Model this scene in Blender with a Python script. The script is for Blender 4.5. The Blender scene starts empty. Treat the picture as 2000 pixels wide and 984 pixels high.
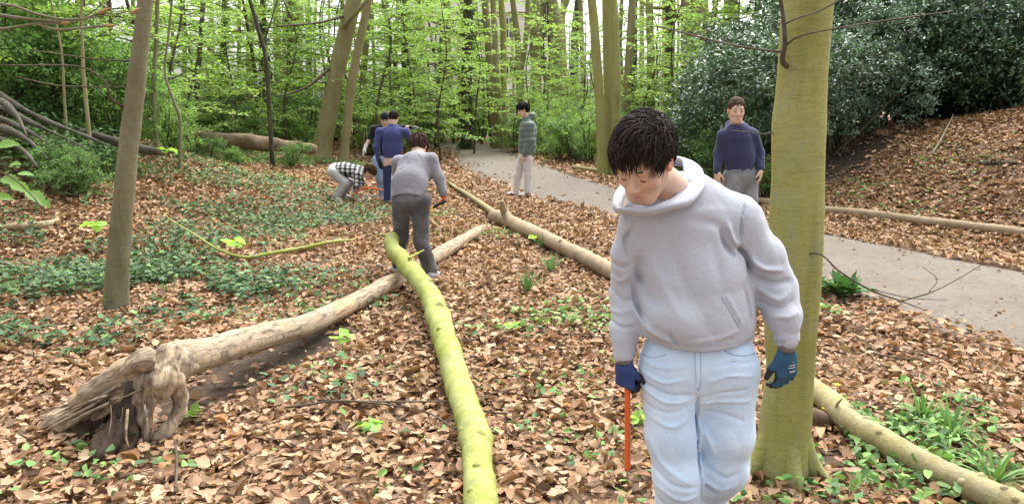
import bpy, math, random
import numpy as np
from mathutils import Vector, Matrix

# ------------------------------------------------------------------ camera, light, exposure
S = bpy.context.scene
COL = S.collection
F_PX, PITCH, CAM_H = 1444.0, math.radians(11.2), 1.7
cam_d = bpy.data.cameras.new('camera'); cam = bpy.data.objects.new('camera', cam_d); COL.objects.link(cam)
cam.location = (0, 0, CAM_H); cam.rotation_euler = (math.pi/2 - PITCH, 0, 0)
cam_d.sensor_width = 36; cam_d.lens = 36*F_PX/2000; cam_d.clip_end = 2000; cam_d.clip_start = 0.05
S.camera = cam

SUN_EL, SUN_AZ = math.radians(58), math.radians(25)      # high hazy sun, behind thin cloud
W = bpy.data.worlds.new('World'); S.world = W; W.use_nodes = True
nt = W.node_tree
bg = nt.nodes['Background']
sky = nt.nodes.new('ShaderNodeTexSky'); sky.sky_type = 'NISHITA'; sky.sun_disc = False
sky.sun_elevation = SUN_EL; sky.sun_rotation = SUN_AZ
sky.air_density = 1.0; sky.dust_density = 6.0; sky.ozone_density = 1.0
hs = nt.nodes.new('ShaderNodeHueSaturation'); hs.inputs['Saturation'].default_value = 0.16
nt.links.new(sky.outputs[0], hs.inputs['Color']); nt.links.new(hs.outputs[0], bg.inputs['Color'])
bg.inputs['Strength'].default_value = 0.15
sl = bpy.data.lights.new('sun', 'SUN'); sl.energy = 1.0; sl.angle = math.radians(80); sl.color = (1.0, 0.97, 0.92)
so = bpy.data.objects.new('sun', sl); COL.objects.link(so)
sd = Vector((math.sin(SUN_AZ)*math.cos(SUN_EL), math.cos(SUN_AZ)*math.cos(SUN_EL), math.sin(SUN_EL)))
so.rotation_euler = sd.to_track_quat('Z', 'Y').to_euler()
S.view_settings.view_transform = 'Standard'; S.view_settings.look = 'None'
S.view_settings.gamma = 1.0; S.view_settings.use_curve_mapping = False
S.view_settings.exposure = 1.72
S.cycles.use_denoising = True
S.cycles.max_bounces = 7; S.cycles.diffuse_bounces = 4; S.cycles.glossy_bounces = 2
S.cycles.transmission_bounces = 4; S.cycles.transparent_max_bounces = 4
S.cycles.caustics_reflective = False; S.cycles.caustics_refractive = False

# ------------------------------------------------------------------ helpers
def V(*a): return np.array(a, float)
CP, SP = math.cos(PITCH), math.sin(PITCH)
def ray(px, py):
    dx = (px-1000)/F_PX; dy = (492-py)/F_PX
    return np.array([dx, CP+dy*SP, -SP+dy*CP])
def at(px, py, Y):                        # the point of the place seen at a pixel, at distance Y
    d = ray(px, py); t = Y/d[1]
    return np.array([0, 0, CAM_H])+d*t
def smooth(t): t = np.clip(t, 0, 1); return t*t*(3-2*t)
rng = np.random.default_rng(7)

class Noise:                               # value noise, numpy
    def __init__(s, seed): s.t = np.random.default_rng(seed).random((32, 32, 32))*2-1
    def __call__(s, p, sc=1.0):
        p = np.asarray(p, float)*sc; i = np.floor(p).astype(int); f = p-i; f = f*f*(3-2*f)
        r = 0
        for dx in (0, 1):
            for dy in (0, 1):
                for dz in (0, 1):
                    w = (f[..., 0] if dx else 1-f[..., 0])*(f[..., 1] if dy else 1-f[..., 1])*(f[..., 2] if dz else 1-f[..., 2])
                    r = r+w*s.t[(i[..., 0]+dx) & 31, (i[..., 1]+dy) & 31, (i[..., 2]+dz) & 31]
        return r
NZ = Noise(3)
def nz2(x, y, sc): return NZ(np.stack([np.asarray(x, float), np.asarray(y, float), np.full(np.shape(x), 5.3)], -1), sc)

def mesh(name, v, quads=None, tris=None, col=None, smooth_=True, mats=(), fmat=None):
    me = bpy.data.meshes.new(name)
    v = np.asarray(v, np.float32)
    loops = []; tot = []
    if quads is not None and len(quads): quads = np.asarray(quads, np.int32); loops.append(quads.ravel()); tot.append(np.full(len(quads), 4, np.int32))
    if tris is not None and len(tris): tris = np.asarray(tris, np.int32); loops.append(tris.ravel()); tot.append(np.full(len(tris), 3, np.int32))
    loops = np.concatenate(loops); tot = np.concatenate(tot)
    st = np.concatenate([[0], np.cumsum(tot)[:-1]]).astype(np.int32)
    me.vertices.add(len(v)); me.vertices.foreach_set('co', v.ravel())
    me.loops.add(len(loops)); me.loops.foreach_set('vertex_index', loops)
    me.polygons.add(len(tot)); me.polygons.foreach_set('loop_start', st); me.polygons.foreach_set('loop_total', tot)
    if smooth_: me.polygons.foreach_set('use_smooth', np.ones(len(tot), bool))
    if fmat is not None: me.polygons.foreach_set('material_index', np.asarray(fmat, np.int32))
    if col is not None:
        ca = me.color_attributes.new('col', 'FLOAT_COLOR', 'POINT')
        c = np.ones((len(v), 4), np.float32); c[:, :3] = col; ca.data.foreach_set('color', c.ravel())
    for m in mats: me.materials.append(m)
    me.update(); me.validate()
    return me

def link(name, data, parent=None, loc=None):
    o = bpy.data.objects.new(name, data); COL.objects.link(o)
    if parent is not None: o.parent = parent
    if loc is not None: o.location = loc
    return o
def tag(o, label=None, cat=None, group=None, kind=None):
    if label: o['label'] = label
    if cat: o['category'] = cat
    if group: o['group'] = group
    if kind: o['kind'] = kind
    return o
def thing(name, label, cat, loc=(0, 0, 0), group=None):
    return tag(link(name, None, None, loc), label, cat, group)
def part(name, parent, v, **k):            # v in world space; the parent is an unrotated empty
    return link(name, mesh(name, np.asarray(v)-np.array(parent.location), **k), parent)
def copy_thing(root, loc, rz, sc, label, group=None):
    r = root.copy(); COL.objects.link(r); r.location = loc; r.rotation_euler = (0, 0, rz); r.scale = (sc, sc, sc) if np.isscalar(sc) else sc
    r['label'] = label
    if group: r['group'] = group
    for ch in root.children:
        c = ch.copy(); COL.objects.link(c); c.parent = r
    return r

def spline(pts, n):                        # Catmull-Rom through rows of any width
    P = np.asarray(pts, float); P = np.vstack([2*P[0]-P[1], P, 2*P[-1]-P[-2]])
    m = len(P)-3; t = np.linspace(0, m, n); i = np.minimum(t.astype(int), m-1); f = (t-i)[:, None]
    a, b, c, d = P[i], P[i+1], P[i+2], P[i+3]
    return .5*((2*b)+(c-a)*f+(2*a-5*b+4*c-d)*f**2+(3*b-a-3*c+d)*f**3)

def tube(pts, rad, seg=10, caps=True, rough=0.0, nsc=6.0, seed=0, flat=1.0):
    P = np.asarray(pts, float); n = len(P); R = np.broadcast_to(np.asarray(rad, float), (n,))
    T = np.gradient(P, axis=0); T /= np.linalg.norm(T, axis=1)[:, None]+1e-9
    u = np.cross(T[0], [0.3, 0.2, 1.0]); 
    if np.linalg.norm(u) < 1e-3: u = np.cross(T[0], [1., 0, 0])
    u /= np.linalg.norm(u); U = [u]
    for k in range(1, n):
        u = u-T[k]*np.dot(u, T[k]); u /= np.linalg.norm(u)+1e-9; U.append(u)
    U = np.array(U); B = np.cross(T, U)
    a = np.linspace(0, 2*np.pi, seg, endpoint=False)
    ring = U[:, None]*np.cos(a)[None, :, None]+flat*B[:, None]*np.sin(a)[None, :, None]
    rr = R[:, None]*np.ones(seg)
    if rough: rr = rr*(1+rough*NZ(P[:, None]+ring*R[:, None, None]*1.0+seed*7.7, nsc))
    v = (P[:, None]+ring*rr[..., None]).reshape(-1, 3)
    i = np.arange(n-1)[:, None]*seg; j = np.arange(seg)[None]; j2 = (j+1) % seg
    q = np.stack([i+j, i+j2, i+seg+j2, i+seg+j], -1).reshape(-1, 4)
    t = np.zeros((0, 3), int)
    if caps:
        c0 = len(v); v = np.vstack([v, P[0], P[-1]]); jj = np.arange(seg)
        t = np.vstack([np.stack([np.full(seg, c0), (jj+1) % seg, jj], -1), np.stack([np.full(seg, c0+1), (n-1)*seg+jj, (n-1)*seg+(jj+1) % seg], -1)])
    return v, q, t
class MB:
    def __init__(s): s.v = []; s.q = []; s.t = []; s.c = []; s.n = 0
    def add(s, v, q=None, t=None, c=None):
        v = np.asarray(v)
        if q is not None and len(q): s.q.append(np.asarray(q)+s.n)
        if t is not None and len(t): s.t.append(np.asarray(t)+s.n)
        s.v.append(v); s.n += len(v)
        s.c.append(np.broadcast_to(np.asarray((.5, .5, .5) if c is None else c, float), (len(v), 3)))
    def tube(s, pts, rad, c=None, **k): s.add(*tube(pts, rad, **k), c=c)
    def get(s):
        return dict(v=np.vstack(s.v), quads=np.vstack(s.q) if s.q else None, tris=np.vstack(s.t) if s.t else None, col=np.vstack(s.c))
    def part(s, name, parent, mat): g = s.get(); v = g.pop('v'); return part(name, parent, v, mats=(mat,), **g)
    def obj(s, name, mat, loc=(0, 0, 0)):
        g = s.get(); v = g.pop('v')-np.array(loc); return link(name, mesh(name, v, mats=(mat,), **g), None, loc)

# ------------------------------------------------------------------ materials
class NT:
    def __init__(s, name):
        s.m = bpy.data.materials.new(name); s.m.use_nodes = True; s.t = s.m.node_tree; s.t.nodes.clear()
        s.out = s.n('ShaderNodeOutputMaterial')
    def n(s, typ, **k):
        n = s.t.nodes.new(typ)
        for a, b in k.items(): setattr(n, a, b)
        return n
    def l(s, a, b): s.t.links.new(a, b)
    def val(s, sock, v):
        if hasattr(v, 'is_output') or isinstance(v, bpy.types.NodeSocket): s.l(v, sock)
        elif isinstance(v, (tuple, list)) and len(v) == 3 and sock.type == 'RGBA': sock.default_value = (*v, 1)
        else: sock.default_value = v
    def coord(s, scale=(1, 1, 1), kind='Object'):
        tc = s.n('ShaderNodeTexCoord'); mp = s.n('ShaderNodeMapping'); mp.inputs['Scale'].default_value = scale
        s.l(tc.outputs[kind], mp.inputs['Vector']); return mp.outputs[0]
    def noise(s, vec, scale, detail=4, rough=.55, dist=0.):
        n = s.n('ShaderNodeTexNoise'); s.l(vec, n.inputs['Vector'])
        n.inputs['Scale'].default_value = scale; n.inputs['Detail'].default_value = detail; n.inputs['Roughness'].default_value = rough; n.inputs['Distortion'].default_value = dist
        return n.outputs['Fac']
    def ramp(s, f, stops):
        r = s.n('ShaderNodeValToRGB'); e = r.color_ramp.elements
        while len(e) < len(stops): e.new(.5)
        for x, (p, c) in zip(e, stops): x.position = p; x.color = (*c, 1) if len(c) == 3 else c
        s.l(f, r.inputs[0]); return r.outputs[0]
    def mix(s, f, a, b, mode='MIX'):
        m = s.n('ShaderNodeMix', data_type='RGBA', blend_type=mode); s.val(m.inputs[0], f); s.val(m.inputs[6], a); s.val(m.inputs[7], b); return m.outputs[2]
    def math(s, op, a, b=0.):
        m = s.n('ShaderNodeMath', operation=op); s.val(m.inputs[0], a); s.val(m.inputs[1], b); return m.outputs[0]
    def attr(s, name='col'):
        a = s.n('ShaderNodeAttribute'); a.attribute_name = name; return a.outputs['Color']
    def bump(s, h, strength=.4, dist=.01, prev=None):
        b = s.n('ShaderNodeBump'); b.inputs['Strength'].default_value = strength; b.inputs['Distance'].default_value = dist
        s.l(h, b.inputs['Height'])
        if prev is not None: s.l(prev, b.inputs['Normal'])
        return b.outputs[0]
    def pbr(s, color, rough=.7, normal=None, spec=.3, **k):
        p = s.n('ShaderNodeBsdfPrincipled'); s.val(p.inputs['Base Color'], color); s.val(p.inputs['Roughness'], rough)
        p.inputs['Specular IOR Level'].default_value = spec
        for a, b in k.items(): s.val(p.inputs[a.replace('_', ' ')], b)
        if normal is not None: s.l(normal, p.inputs['Normal'])
        return p.outputs[0]
    def end(s, sh): s.l(sh, s.out.inputs[0]); return s.m

def mat_leaf(name, trans=.42, rough=.5, spec=.3, gain=1.75):
    n = NT(name); c = n.attr()
    p = n.pbr(c, rough, None, spec)
    tr = n.n('ShaderNodeBsdfTranslucent'); n.val(tr.inputs[0], n.mix(1., c, (gain, gain*1.02, gain*.6), 'MULTIPLY'))
    m = n.n('ShaderNodeMixShader'); m.inputs[0].default_value = trans; n.l(p, m.inputs[1]); n.l(tr.outputs[0], m.inputs[2])
    return n.end(m.outputs[0])
M_LEAF = mat_leaf('fresh_leaf')
M_HOLLY = mat_leaf('glossy_evergreen_leaf', .12, .32, .5, 1.2)
M_IVY = mat_leaf('ivy_leaf', .18, .6, .18, 1.3)
M_LITTER = mat_leaf('dry_leaf', .12, .75, .2, 1.1)

def mat_bark(name, base, alt, spot, algae=.5, bump=.5, stretch=(5, 5, 1.2), fine=30, ring=False, lent=None):
    n = NT(name); co = n.coord((1, 1, 1)); cs = n.coord(stretch)
    big = n.noise(co, 2.2, 5, .6, .3); st = n.noise(cs, 6, 6, .65, .2); fi = n.noise(n.coord((1, 1, 2.6) if ring else (2.5, 2.5, .5)), fine, 4, .7)
    c = n.mix(n.ramp(big, [(.35, (0, 0, 0)), (.65, (1, 1, 1))]), base, alt)
    c = n.mix(n.math('MULTIPLY', n.ramp(st, [(.45, (0, 0, 0)), (.75, (1, 1, 1))]), .6), c, spot)
    c = n.mix(n.math('MULTIPLY', n.ramp(fi, [(.5, (0, 0, 0)), (.72, (1, 1, 1))]), .45), c, tuple(x*.45 for x in base))
    pt = n.noise(n.coord((1, 1, .6)), 7.5, 6, .72, .4); c = n.mix(n.math('MULTIPLY', n.ramp(pt, [(.5, (0, 0, 0)), (.6, (1, 1, 1))]), .45), c, tuple(.55*x+.10 for x in alt))
    sk = n.noise(n.coord((4, 4, .35)), 2.6, 5, .6); c = n.mix(n.math('MULTIPLY', n.ramp(sk, [(.5, (0, 0, 0)), (.72, (1, 1, 1))]), .5), c, tuple(x*.5 for x in base))
    le = None
    if lent:
        le = n.ramp(n.noise(n.coord(lent), 1., 3, .6, .3), [(.60, (0, 0, 0)), (.68, (1, 1, 1))]); c = n.mix(n.math('MULTIPLY', le, .26), c, tuple(x*.38 for x in base))
    vo = n.n('ShaderNodeTexVoronoi'); n.l(co, vo.inputs['Vector']); vo.inputs['Scale'].default_value = 55
    dots = n.ramp(vo.outputs['Distance'], [(.10, (1, 1, 1)), (.2, (0, 0, 0))])
    c = n.mix(n.math('MULTIPLY', n.math('MULTIPLY', dots, big), .5), c, tuple(min(1, x*1.5+.05) for x in alt))
    nb = n.bump(n.math('ADD', n.math('MULTIPLY', st, .7), n.math('MULTIPLY', fi, .5)), bump, .012)
    if le is not None: nb = n.bump(le, .35, .005, nb)
    return n.end(n.pbr(c, .85, nb, .2))
B_GREEN = mat_bark('beech_bark_with_green_algae', (.255, .255, .068), (.315, .31, .11), (.22, .205, .085), ring=True, stretch=(1.5, 1.5, 8), bump=.6, fine=45, lent=(9, 9, 75))
B_GREY = mat_bark('grey_brown_bark', (.165, .15, .085), (.215, .195, .115), (.125, .12, .06), ring=True, stretch=(2, 2, 9), bump=.8, fine=50, lent=(12, 12, 60))
B_TAN = mat_bark('tan_green_bark', (.225, .195, .085), (.28, .255, .125), (.16, .14, .07), bump=.6)
B_DARK = mat_bark('dark_bark', (.05, .043, .03), (.085, .075, .045), (.03, .028, .02), bump=.8)
B_MOSSY = mat_bark('mossy_bark', (.245, .285, .048), (.32, .345, .105), (.17, .18, .05), ring=True, stretch=(2, 2, 2), bump=.7, fine=60, lent=(14, 60, 14))
B_LOG = mat_bark('peeled_tan_bark', (.27, .20, .12), (.34, .265, .17), (.20, .15, .08), ring=True, stretch=(2, 2, 2), bump=.7, fine=50, lent=(14, 50, 14))
B_LOGG = mat_bark('olive_tan_bark', (.25, .215, .09), (.33, .28, .145), (.18, .155, .065), ring=True, stretch=(2, 2, 2), bump=.7, fine=50, lent=(14, 50, 14))
B_TWIG = mat_bark('twig_bark', (.07, .055, .035), (.11, .085, .055), (.05, .045, .03), bump=.4)
B_ROOT = mat_bark('mossy_root_bark', (.06, .054, .038), (.095, .085, .06), (.04, .055, .024), bump=.7)

def mat_deadwood():
    n = NT('weathered_dead_wood'); co = n.coord()
    col = n.attr('col')                    # x: grain along the trunk, y: grain around it, z: how rotten the spot is
    sp = n.n('ShaderNodeSeparateColor'); n.l(col, sp.inputs[0])
    cb = n.n('ShaderNodeCombineXYZ'); n.l(n.math('MULTIPLY', sp.outputs[0], 1.6), cb.inputs[0]); n.l(n.math('MULTIPLY', sp.outputs[1], 6.), cb.inputs[1])
    g = n.noise(cb.outputs[0], 4.5, 8, .72, .6); g2 = n.noise(cb.outputs[0], 1.4, 4, .6, .4); sp3 = n.noise(co, 3.2, 5, .65)
    c = n.mix(n.ramp(g2, [(.35, (0, 0, 0)), (.62, (1, 1, 1))]), (.50, .39, .27), (.39, .305, .215))
    c = n.mix(n.ramp(sp3, [(.52, (0, 0, 0)), (.6, (1, 1, 1))]), c, (.52, .38, .22))
    c = n.mix(n.math('MULTIPLY', n.ramp(g, [(.50, (0, 0, 0)), (.60, (1, 1, 1))]), .75), c, (.12, .095, .075))
    c = n.mix(n.math('MULTIPLY', sp.outputs[2], n.ramp(n.noise(co, 16, 5, .7), [(.42, (0, 0, 0)), (.62, (1, 1, 1))])), c, (.045, .03, .02))
    return n.end(n.pbr(c, .85, n.bump(g, 1., .035), .2))
M_DEAD = mat_deadwood()

def mat_soil():
    n = NT('forest_soil'); co = n.coord()
    a = n.noise(co, 18, 6, .7); b = n.noise(co, .6, 4, .6); f = n.noise(co, 70, 3, .7)
    c = n.mix(n.ramp(a, [(.4, (0, 0, 0)), (.62, (1, 1, 1))]), (.030, .024, .019), (.065, .05, .038))
    c2 = n.mix(n.ramp(n.noise(co, 11, 5, .75), [(.4, (0, 0, 0)), (.6, (1, 1, 1))]), (.05, .036, .026), (.12, .085, .06))
    c3 = n.mix(n.ramp(n.noise(co, 34, 5, .75), [(.38, (0, 0, 0)), (.62, (1, 1, 1))]), (.12, .075, .045), (.30, .19, .12))
    c = n.mix(n.ramp(b, [(.4, (0, 0, 0)), (.6, (1, 1, 1))]), c, c2); c = n.mix(n.attr(), c, c3)
    return n.end(n.pbr(c, .95, n.bump(n.math('ADD', a, f), .8, .03), .1))
M_SOIL = mat_soil()
def mat_asphalt():
    n = NT('worn_asphalt'); co = n.coord()
    f = n.noise(co, 160, 3, .8); b = n.noise(co, .9, 5, .6); m = n.noise(co, 9, 5, .7)
    c = n.mix(n.ramp(f, [(.35, (0, 0, 0)), (.65, (1, 1, 1))]), (.098, .085, .070), (.205, .180, .148))
    c = n.mix(n.math('MULTIPLY', n.ramp(b, [(.42, (0, 0, 0)), (.6, (1, 1, 1))]), .8), c, (.135, .112, .088))
    c = n.mix(n.math('MULTIPLY', n.ramp(m, [(.5, (0, 0, 0)), (.66, (1, 1, 1))]), .6), c, (.085, .065, .048))
    return n.end(n.pbr(c, .9, n.bump(f, .5, .008), .2))
M_ASPH = mat_asphalt()

# ------------------------------------------------------------------ lie of the land
NEAR = V(5.6, -1, 4.3, 2, 3.42, 4.72, 3.05, 6.1, 2.72, 6.9, 1.5, 11.3, .1, 14.2, -1.0, 18, -1.75, 22, -2.75, 30).reshape(-1, 2)
FAR = V(9.6, -1, 8.2, 2, 6.6, 5.2, 5.4, 7.8, 4.2, 10.25, 2.3, 15.7, 1.7, 18, .95, 22, .0, 30, .0, 31).reshape(-1, 2)
def xn(y): return np.interp(y, NEAR[:, 1], NEAR[:, 0])
def xf(y): return np.interp(y, FAR[:, 1], FAR[:, 0])
def on_path(x, y): return np.minimum(x-xn(y), xf(y)-x)          # >0 inside
def H(x, y):
    x = np.asarray(x, float); y = np.asarray(y, float)
    s = x-xf(np.clip(y, -1, 30))
    hb = np.interp(y, [0, 8, 13, 19, 26, 34], [2.0, 2.0, 1.75, 1.0, .75, .4])
    r = hb*smooth((s-.7)/5.2)*(1+.12*nz2(x, y, .5))
    l = 1.9*smooth((-x-3.2)/6.5)*smooth((y-5.5)/6.5)*(1-.78*smooth((y-12.5)/6))
    pf = smooth((-on_path(x, np.clip(y, -1, 30)))/.8)
    n = (.06*nz2(x, y, .8)+.03*nz2(x, y, 2.3))*np.where(y > 31, 1, pf)
    return r+l+n-.012
def HH(x, y): return float(H(np.array([x]), np.array([y]))[0])
def gnd(px, py, lift=0.):                  # where a pixel's ray meets the ground
    d = ray(px, py); t = np.linspace(1.5, 60, 6000); P = np.array([0, 0, CAM_H])+d*t[:, None]
    k = np.argmax(P[:, 2] < H(P[:, 0], P[:, 1])+lift)
    return P[k] if k else P[-1]

xs = np.concatenate([[-900, -400, -200, -100, -60, -40], np.arange(-30, -12, .6), np.arange(-12, 12, .2), np.arange(12, 30, .6), [30, 40, 60, 100, 200, 400, 900]])
ys = np.concatenate([[-60, -20, -6], np.arange(-2, 16, .2), np.arange(16, 40, .5), [42, 46, 52, 60, 80, 120, 200, 400, 1200]])
gx, gy = np.meshgrid(xs, ys, indexing='ij'); gz = H(gx, gy)
def grid_quads(a, b):
    i = np.arange(a-1)[:, None]*b+np.arange(b-1)[None]
    return np.stack([i, i+b, i+b+1, i+1], -1).reshape(-1, 4)
ground = link('ground', mesh('ground', np.stack([gx, gy, gz], -1).reshape(-1, 3), grid_quads(len(xs), len(ys)), mats=(M_SOIL,)))
tag(ground, 'woodland floor of dark soil under brown fallen leaves', 'ground', kind='structure')

# the path: a worn asphalt sheet with a crumbled uneven edge
yy = np.linspace(-1, 30, 260)
near = np.stack([xn(yy), yy], -1); far = np.stack([xf(yy), yy], -1)
tail_n = V(-3.3, 31, -4.6, 31.8, -7, 32.4, -16, 32.5).reshape(-1, 2); tail_f = V(-.4, 31.6, -1.6, 34, -6, 35.3, -16, 35.5).reshape(-1, 2)
near = np.vstack([near, tail_n]); far = np.vstack([far, tail_f])
near[:, 0] += .10*nz2(near[:, 0], near[:, 1], 1.7)+.05*nz2(near[:, 0], near[:, 1], 5); far[:, 0] += .10*nz2(far[:, 0], far[:, 1], 1.9)
k = np.linspace(0, 1, 9)
pv = near[:, None]*(1-k)[None, :, None]+far[:, None]*k[None, :, None]
pz = .018+.03*(1-(2*k-1)**2)[None, :]+np.zeros(len(near))[:, None]; pz[:, 0] = pz[:, -1] = -.03
pz[:, 1] = pz[:, -2] = .02
path = link('path', mesh('path', np.concatenate([pv, pz[..., None]], -1).reshape(-1, 3), grid_quads(len(near), 9)[:, ::-1], mats=(M_ASPH,)))
tag(path, 'worn grey asphalt footpath curving through the wood', 'path', kind='structure')
# ------------------------------------------------------------------ fallen leaves
OUT9 = V(.60, 0, .5, .30, .22, .7, -.02, .34, 1, -.32, .27, .8, -.5, 0, 0, -.32, -.27, .8, -.02, -.34, 1, .30, -.22, .7, 0, 0, 0).reshape(-1, 3); TRI9 = np.array([[8, i, (i+1) % 8] for i in range(8)])
OUT7 = np.array([[-.5, 0, 0], [-.22, .30, 1], [.18, .34, 1], [.5, 0, .3], [.2, -.33, 1], [-.24, -.31, 1], [0, 0, 0]])
TRI7 = np.array([[6, 0, 5], [6, 5, 4], [6, 4, 3], [6, 3, 2], [6, 2, 1], [6, 1, 0]])
OUT4 = np.array([[-.5, 0, 0], [.02, .36, 1], [.5, 0, .4], [-.02, -.36, 1]]); TRI4 = np.array([[0, 3, 2], [0, 2, 1]])
def rots(yaw, pitch, roll):
    cy, sy, cp, sp, cr, sr = np.cos(yaw), np.sin(yaw), np.cos(pitch), np.sin(pitch), np.cos(roll), np.sin(roll)
    R = np.empty((len(yaw), 3, 3))
    R[:, 0, 0] = cy*cp; R[:, 0, 1] = cy*sp*sr-sy*cr; R[:, 0, 2] = cy*sp*cr+sy*sr
    R[:, 1, 0] = sy*cp; R[:, 1, 1] = sy*sp*sr+cy*cr; R[:, 1, 2] = sy*sp*cr-cy*sr
    R[:, 2, 0] = -sp; R[:, 2, 1] = cp*sr; R[:, 2, 2] = cp*cr
    return R
def scatter_leaves(P, size, yaw, pitch, roll, col, curl, tmpl=OUT7, tri=TRI7, jit=.12, r=rng, wid=1.0, zj=0.):
    n, m = len(P), len(tmpl)
    L = np.repeat(tmpl[None], n, 0).copy()
    L[:, :, :2] += (r.random((n, m, 2))-.5)*jit*2
    L[:, :, 1] *= np.asarray(wid)[:, None] if np.ndim(wid) else wid
    L[:, :, 2] *= np.asarray(curl)[:, None]
    L[:, :, 2] += (r.random((n, m))-.5)*max(jit*.8, zj)
    L *= np.asarray(size)[:, None, None]
    v = np.einsum('nij,nmj->nmi', rots(yaw, pitch, roll), L)+P[:, None]
    t = (tri[None]+np.arange(n)[:, None, None]*m).reshape(-1, 3)
    c = np.repeat(col, m, 0)
    return v.reshape(-1, 3), t, c
PAL = V(.42, .26, .165, .50, .335, .225, .34, .195, .115, .50, .35, .24, .26, .135, .075, .17, .095, .06, .46, .30, .21, .40, .20, .09, .09, .055, .038, .55, .40, .28).reshape(-1, 3)
PAL = (PAL*.82+V(.36, .27, .185)*.18)*V(.93, .90, .82)
PW = V(.18, .15, .16, .09, .11, .10, .10, .06, .05, .03)
def litter_col(n, r=rng):
    c = PAL[r.choice(len(PAL), n, p=PW/PW.sum())]
    return np.clip(c*(.70+.40*r.random((n, 1)))*(1+.08*(r.random((n, 3))-.5)), 0, .8)

soilA, soilB = gnd(345, 800)[:2], gnd(640, 655)[:2]
def seg_d(x, y, a, b):
    ab = b-a; t = np.clip(((x-a[0])*ab[0]+(y-a[1])*ab[1])/(ab@ab), 0, 1)
    return np.hypot(x-a[0]-t*ab[0], y-a[1]-t*ab[1])
bareC = [gnd(1700, 285)[:2], gnd(1790, 240)[:2], gnd(1640, 330)[:2]]
treeB = gnd(1590, 905)[:2]
def litter_density(x, y):
    d = np.ones_like(x)
    p = on_path(x, np.clip(y, -1, 30)); p = np.where(y > 31, -1, p)
    pn = nz2(x, y, 1.3)*.25
    d *= np.where(p > 0, .075+.9*smooth(1-(p+pn)/.33)+.10*smooth((y-15)/8)*smooth(1-(p)/1.2), 1)
    s = seg_d(x, y, soilA, soilB)+.12*nz2(x, y, 3.)
    d *= .10+.9*smooth((s-.16)/.16)
    for c in bareC: d *= .25+.75*smooth((np.hypot(x-c[0], (y-c[1]))-.35+.3*nz2(x, y, 2.))/.5)
    d *= .3+.7*smooth((np.hypot(x-treeB[0], y-treeB[1])-.10)/.2)
    d *= 1-.35*smooth((nz2(x, y, 2.1)-.25)/.4)
    return d
def cand(y0, y1, dens, r=rng):
    w = .74*y1+1.3; n = int(dens*2*w*(y1-y0))
    x = (r.random(n)*2-1)*w; y = y0+(y1-y0)*r.random(n)
    k = np.abs(x) < .74*y+1.2; return x[k], y[k]
def mk_litter(y0, y1, dens, size, tmpl, tri, r=rng):
    x, y = cand(y0, y1, dens, r); k = r.random(len(x)) < litter_density(x, y); x, y = x[k], y[k]; n = len(x)
    sz = size*(.5+1.1*r.random(n)**1.6)
    onp = (on_path(x, np.clip(y, -1, 30)) > 0)&(y < 31)
    sz = np.where(onp & (on_path(x, y) > .35), sz*.55, sz)
    P = np.stack([x, y, H(x, y)+.004+np.where(onp, .045, .045*r.random(n)**1.2)], -1)
    til = np.where(r.random(n) < .10, .8, .22)
    return scatter_leaves(P, sz, r.random(n)*6.283, r.normal(0, 1, n)*til, r.normal(0, 1, n)*til*1.1, litter_col(n, r), r.normal(.10, .22, n), tmpl, tri, wid=.6+.6*r.random(n), r=r, jit=.08 if len(tmpl) > 4 else .12, zj=.10)
_g = np.clip((litter_density(gx.ravel(), gy.ravel())-.3)/.5, 0, 1); _c = np.ones((len(_g), 4), np.float32); _c[:, :3] = _g[:, None]
ground.data.color_attributes.new('col', 'FLOAT_COLOR', 'POINT').data.foreach_set('color', _c.ravel())
mb = MB()
for (a, b, dn, sz, tm, tr) in [(1.9, 4.6, 1500, .053, OUT9, TRI9), (4.6, 8, 1150, .055, OUT9, TRI9), (8, 13, 800, .064, OUT7, TRI7), (13, 19, 400, .095, OUT4, TRI4), (19, 30, 70, .15, OUT4, TRI4)]:
    v, t, c = mk_litter(a, b, dn, sz, tm, tr); mb.add(v, None, t, c)
litter = mb.obj('leaf_litter', M_LITTER); litter.parent = ground
tag(litter, 'deep carpet of brown fallen leaves', None, kind='stuff')

# the nearest 300 fallen leaves one by one: 14 shapes, shared meshes
def leaf_mesh(i):
    r = np.random.default_rng(100+i); n = 9
    u = np.linspace(0, 1, n); w = (np.sin(np.pi*u**.85)**.8)*(.33+.06*r.random()); w *= 1+.10*r.normal(size=n); w[0] = w[-1] = .01
    bend = r.normal(0, .22); cup = r.normal(.12, .28); x = u-.5; zc = bend*(x**2)*1.2
    lat = r.normal(0, .05)*np.sin(u*3)
    rows = []
    for s in (-1, -.5, 0, .5, 1):
        rows.append(np.stack([x+.02*r.normal(size=n), lat+s*w, zc+cup*abs(s)**1.5*w+.02*r.normal(size=n)-.03*(s == 0)], -1))
    v = np.stack(rows, 1).reshape(-1, 3); q = grid_quads(n, 5)
    sv, sq, st = tube(spline([[-.5, lat[0], zc[0]], [-.62, .02, .02+zc[0]], [-.78, .05*r.normal(), -.02+zc[0]]], 5), .011, 4)
    m = MB(); m.add(v, q, None, litter_col(1, r)*1.05); m.add(sv, sq, st, (.2, .1, .05)); g = m.get()
    return mesh('leaf', g['v'], g['quads'], g['tris'], g['col'], mats=(M_LITTER,))
LM = [leaf_mesh(i) for i in range(14)]
r = np.random.default_rng(5); cnt = 0
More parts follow.
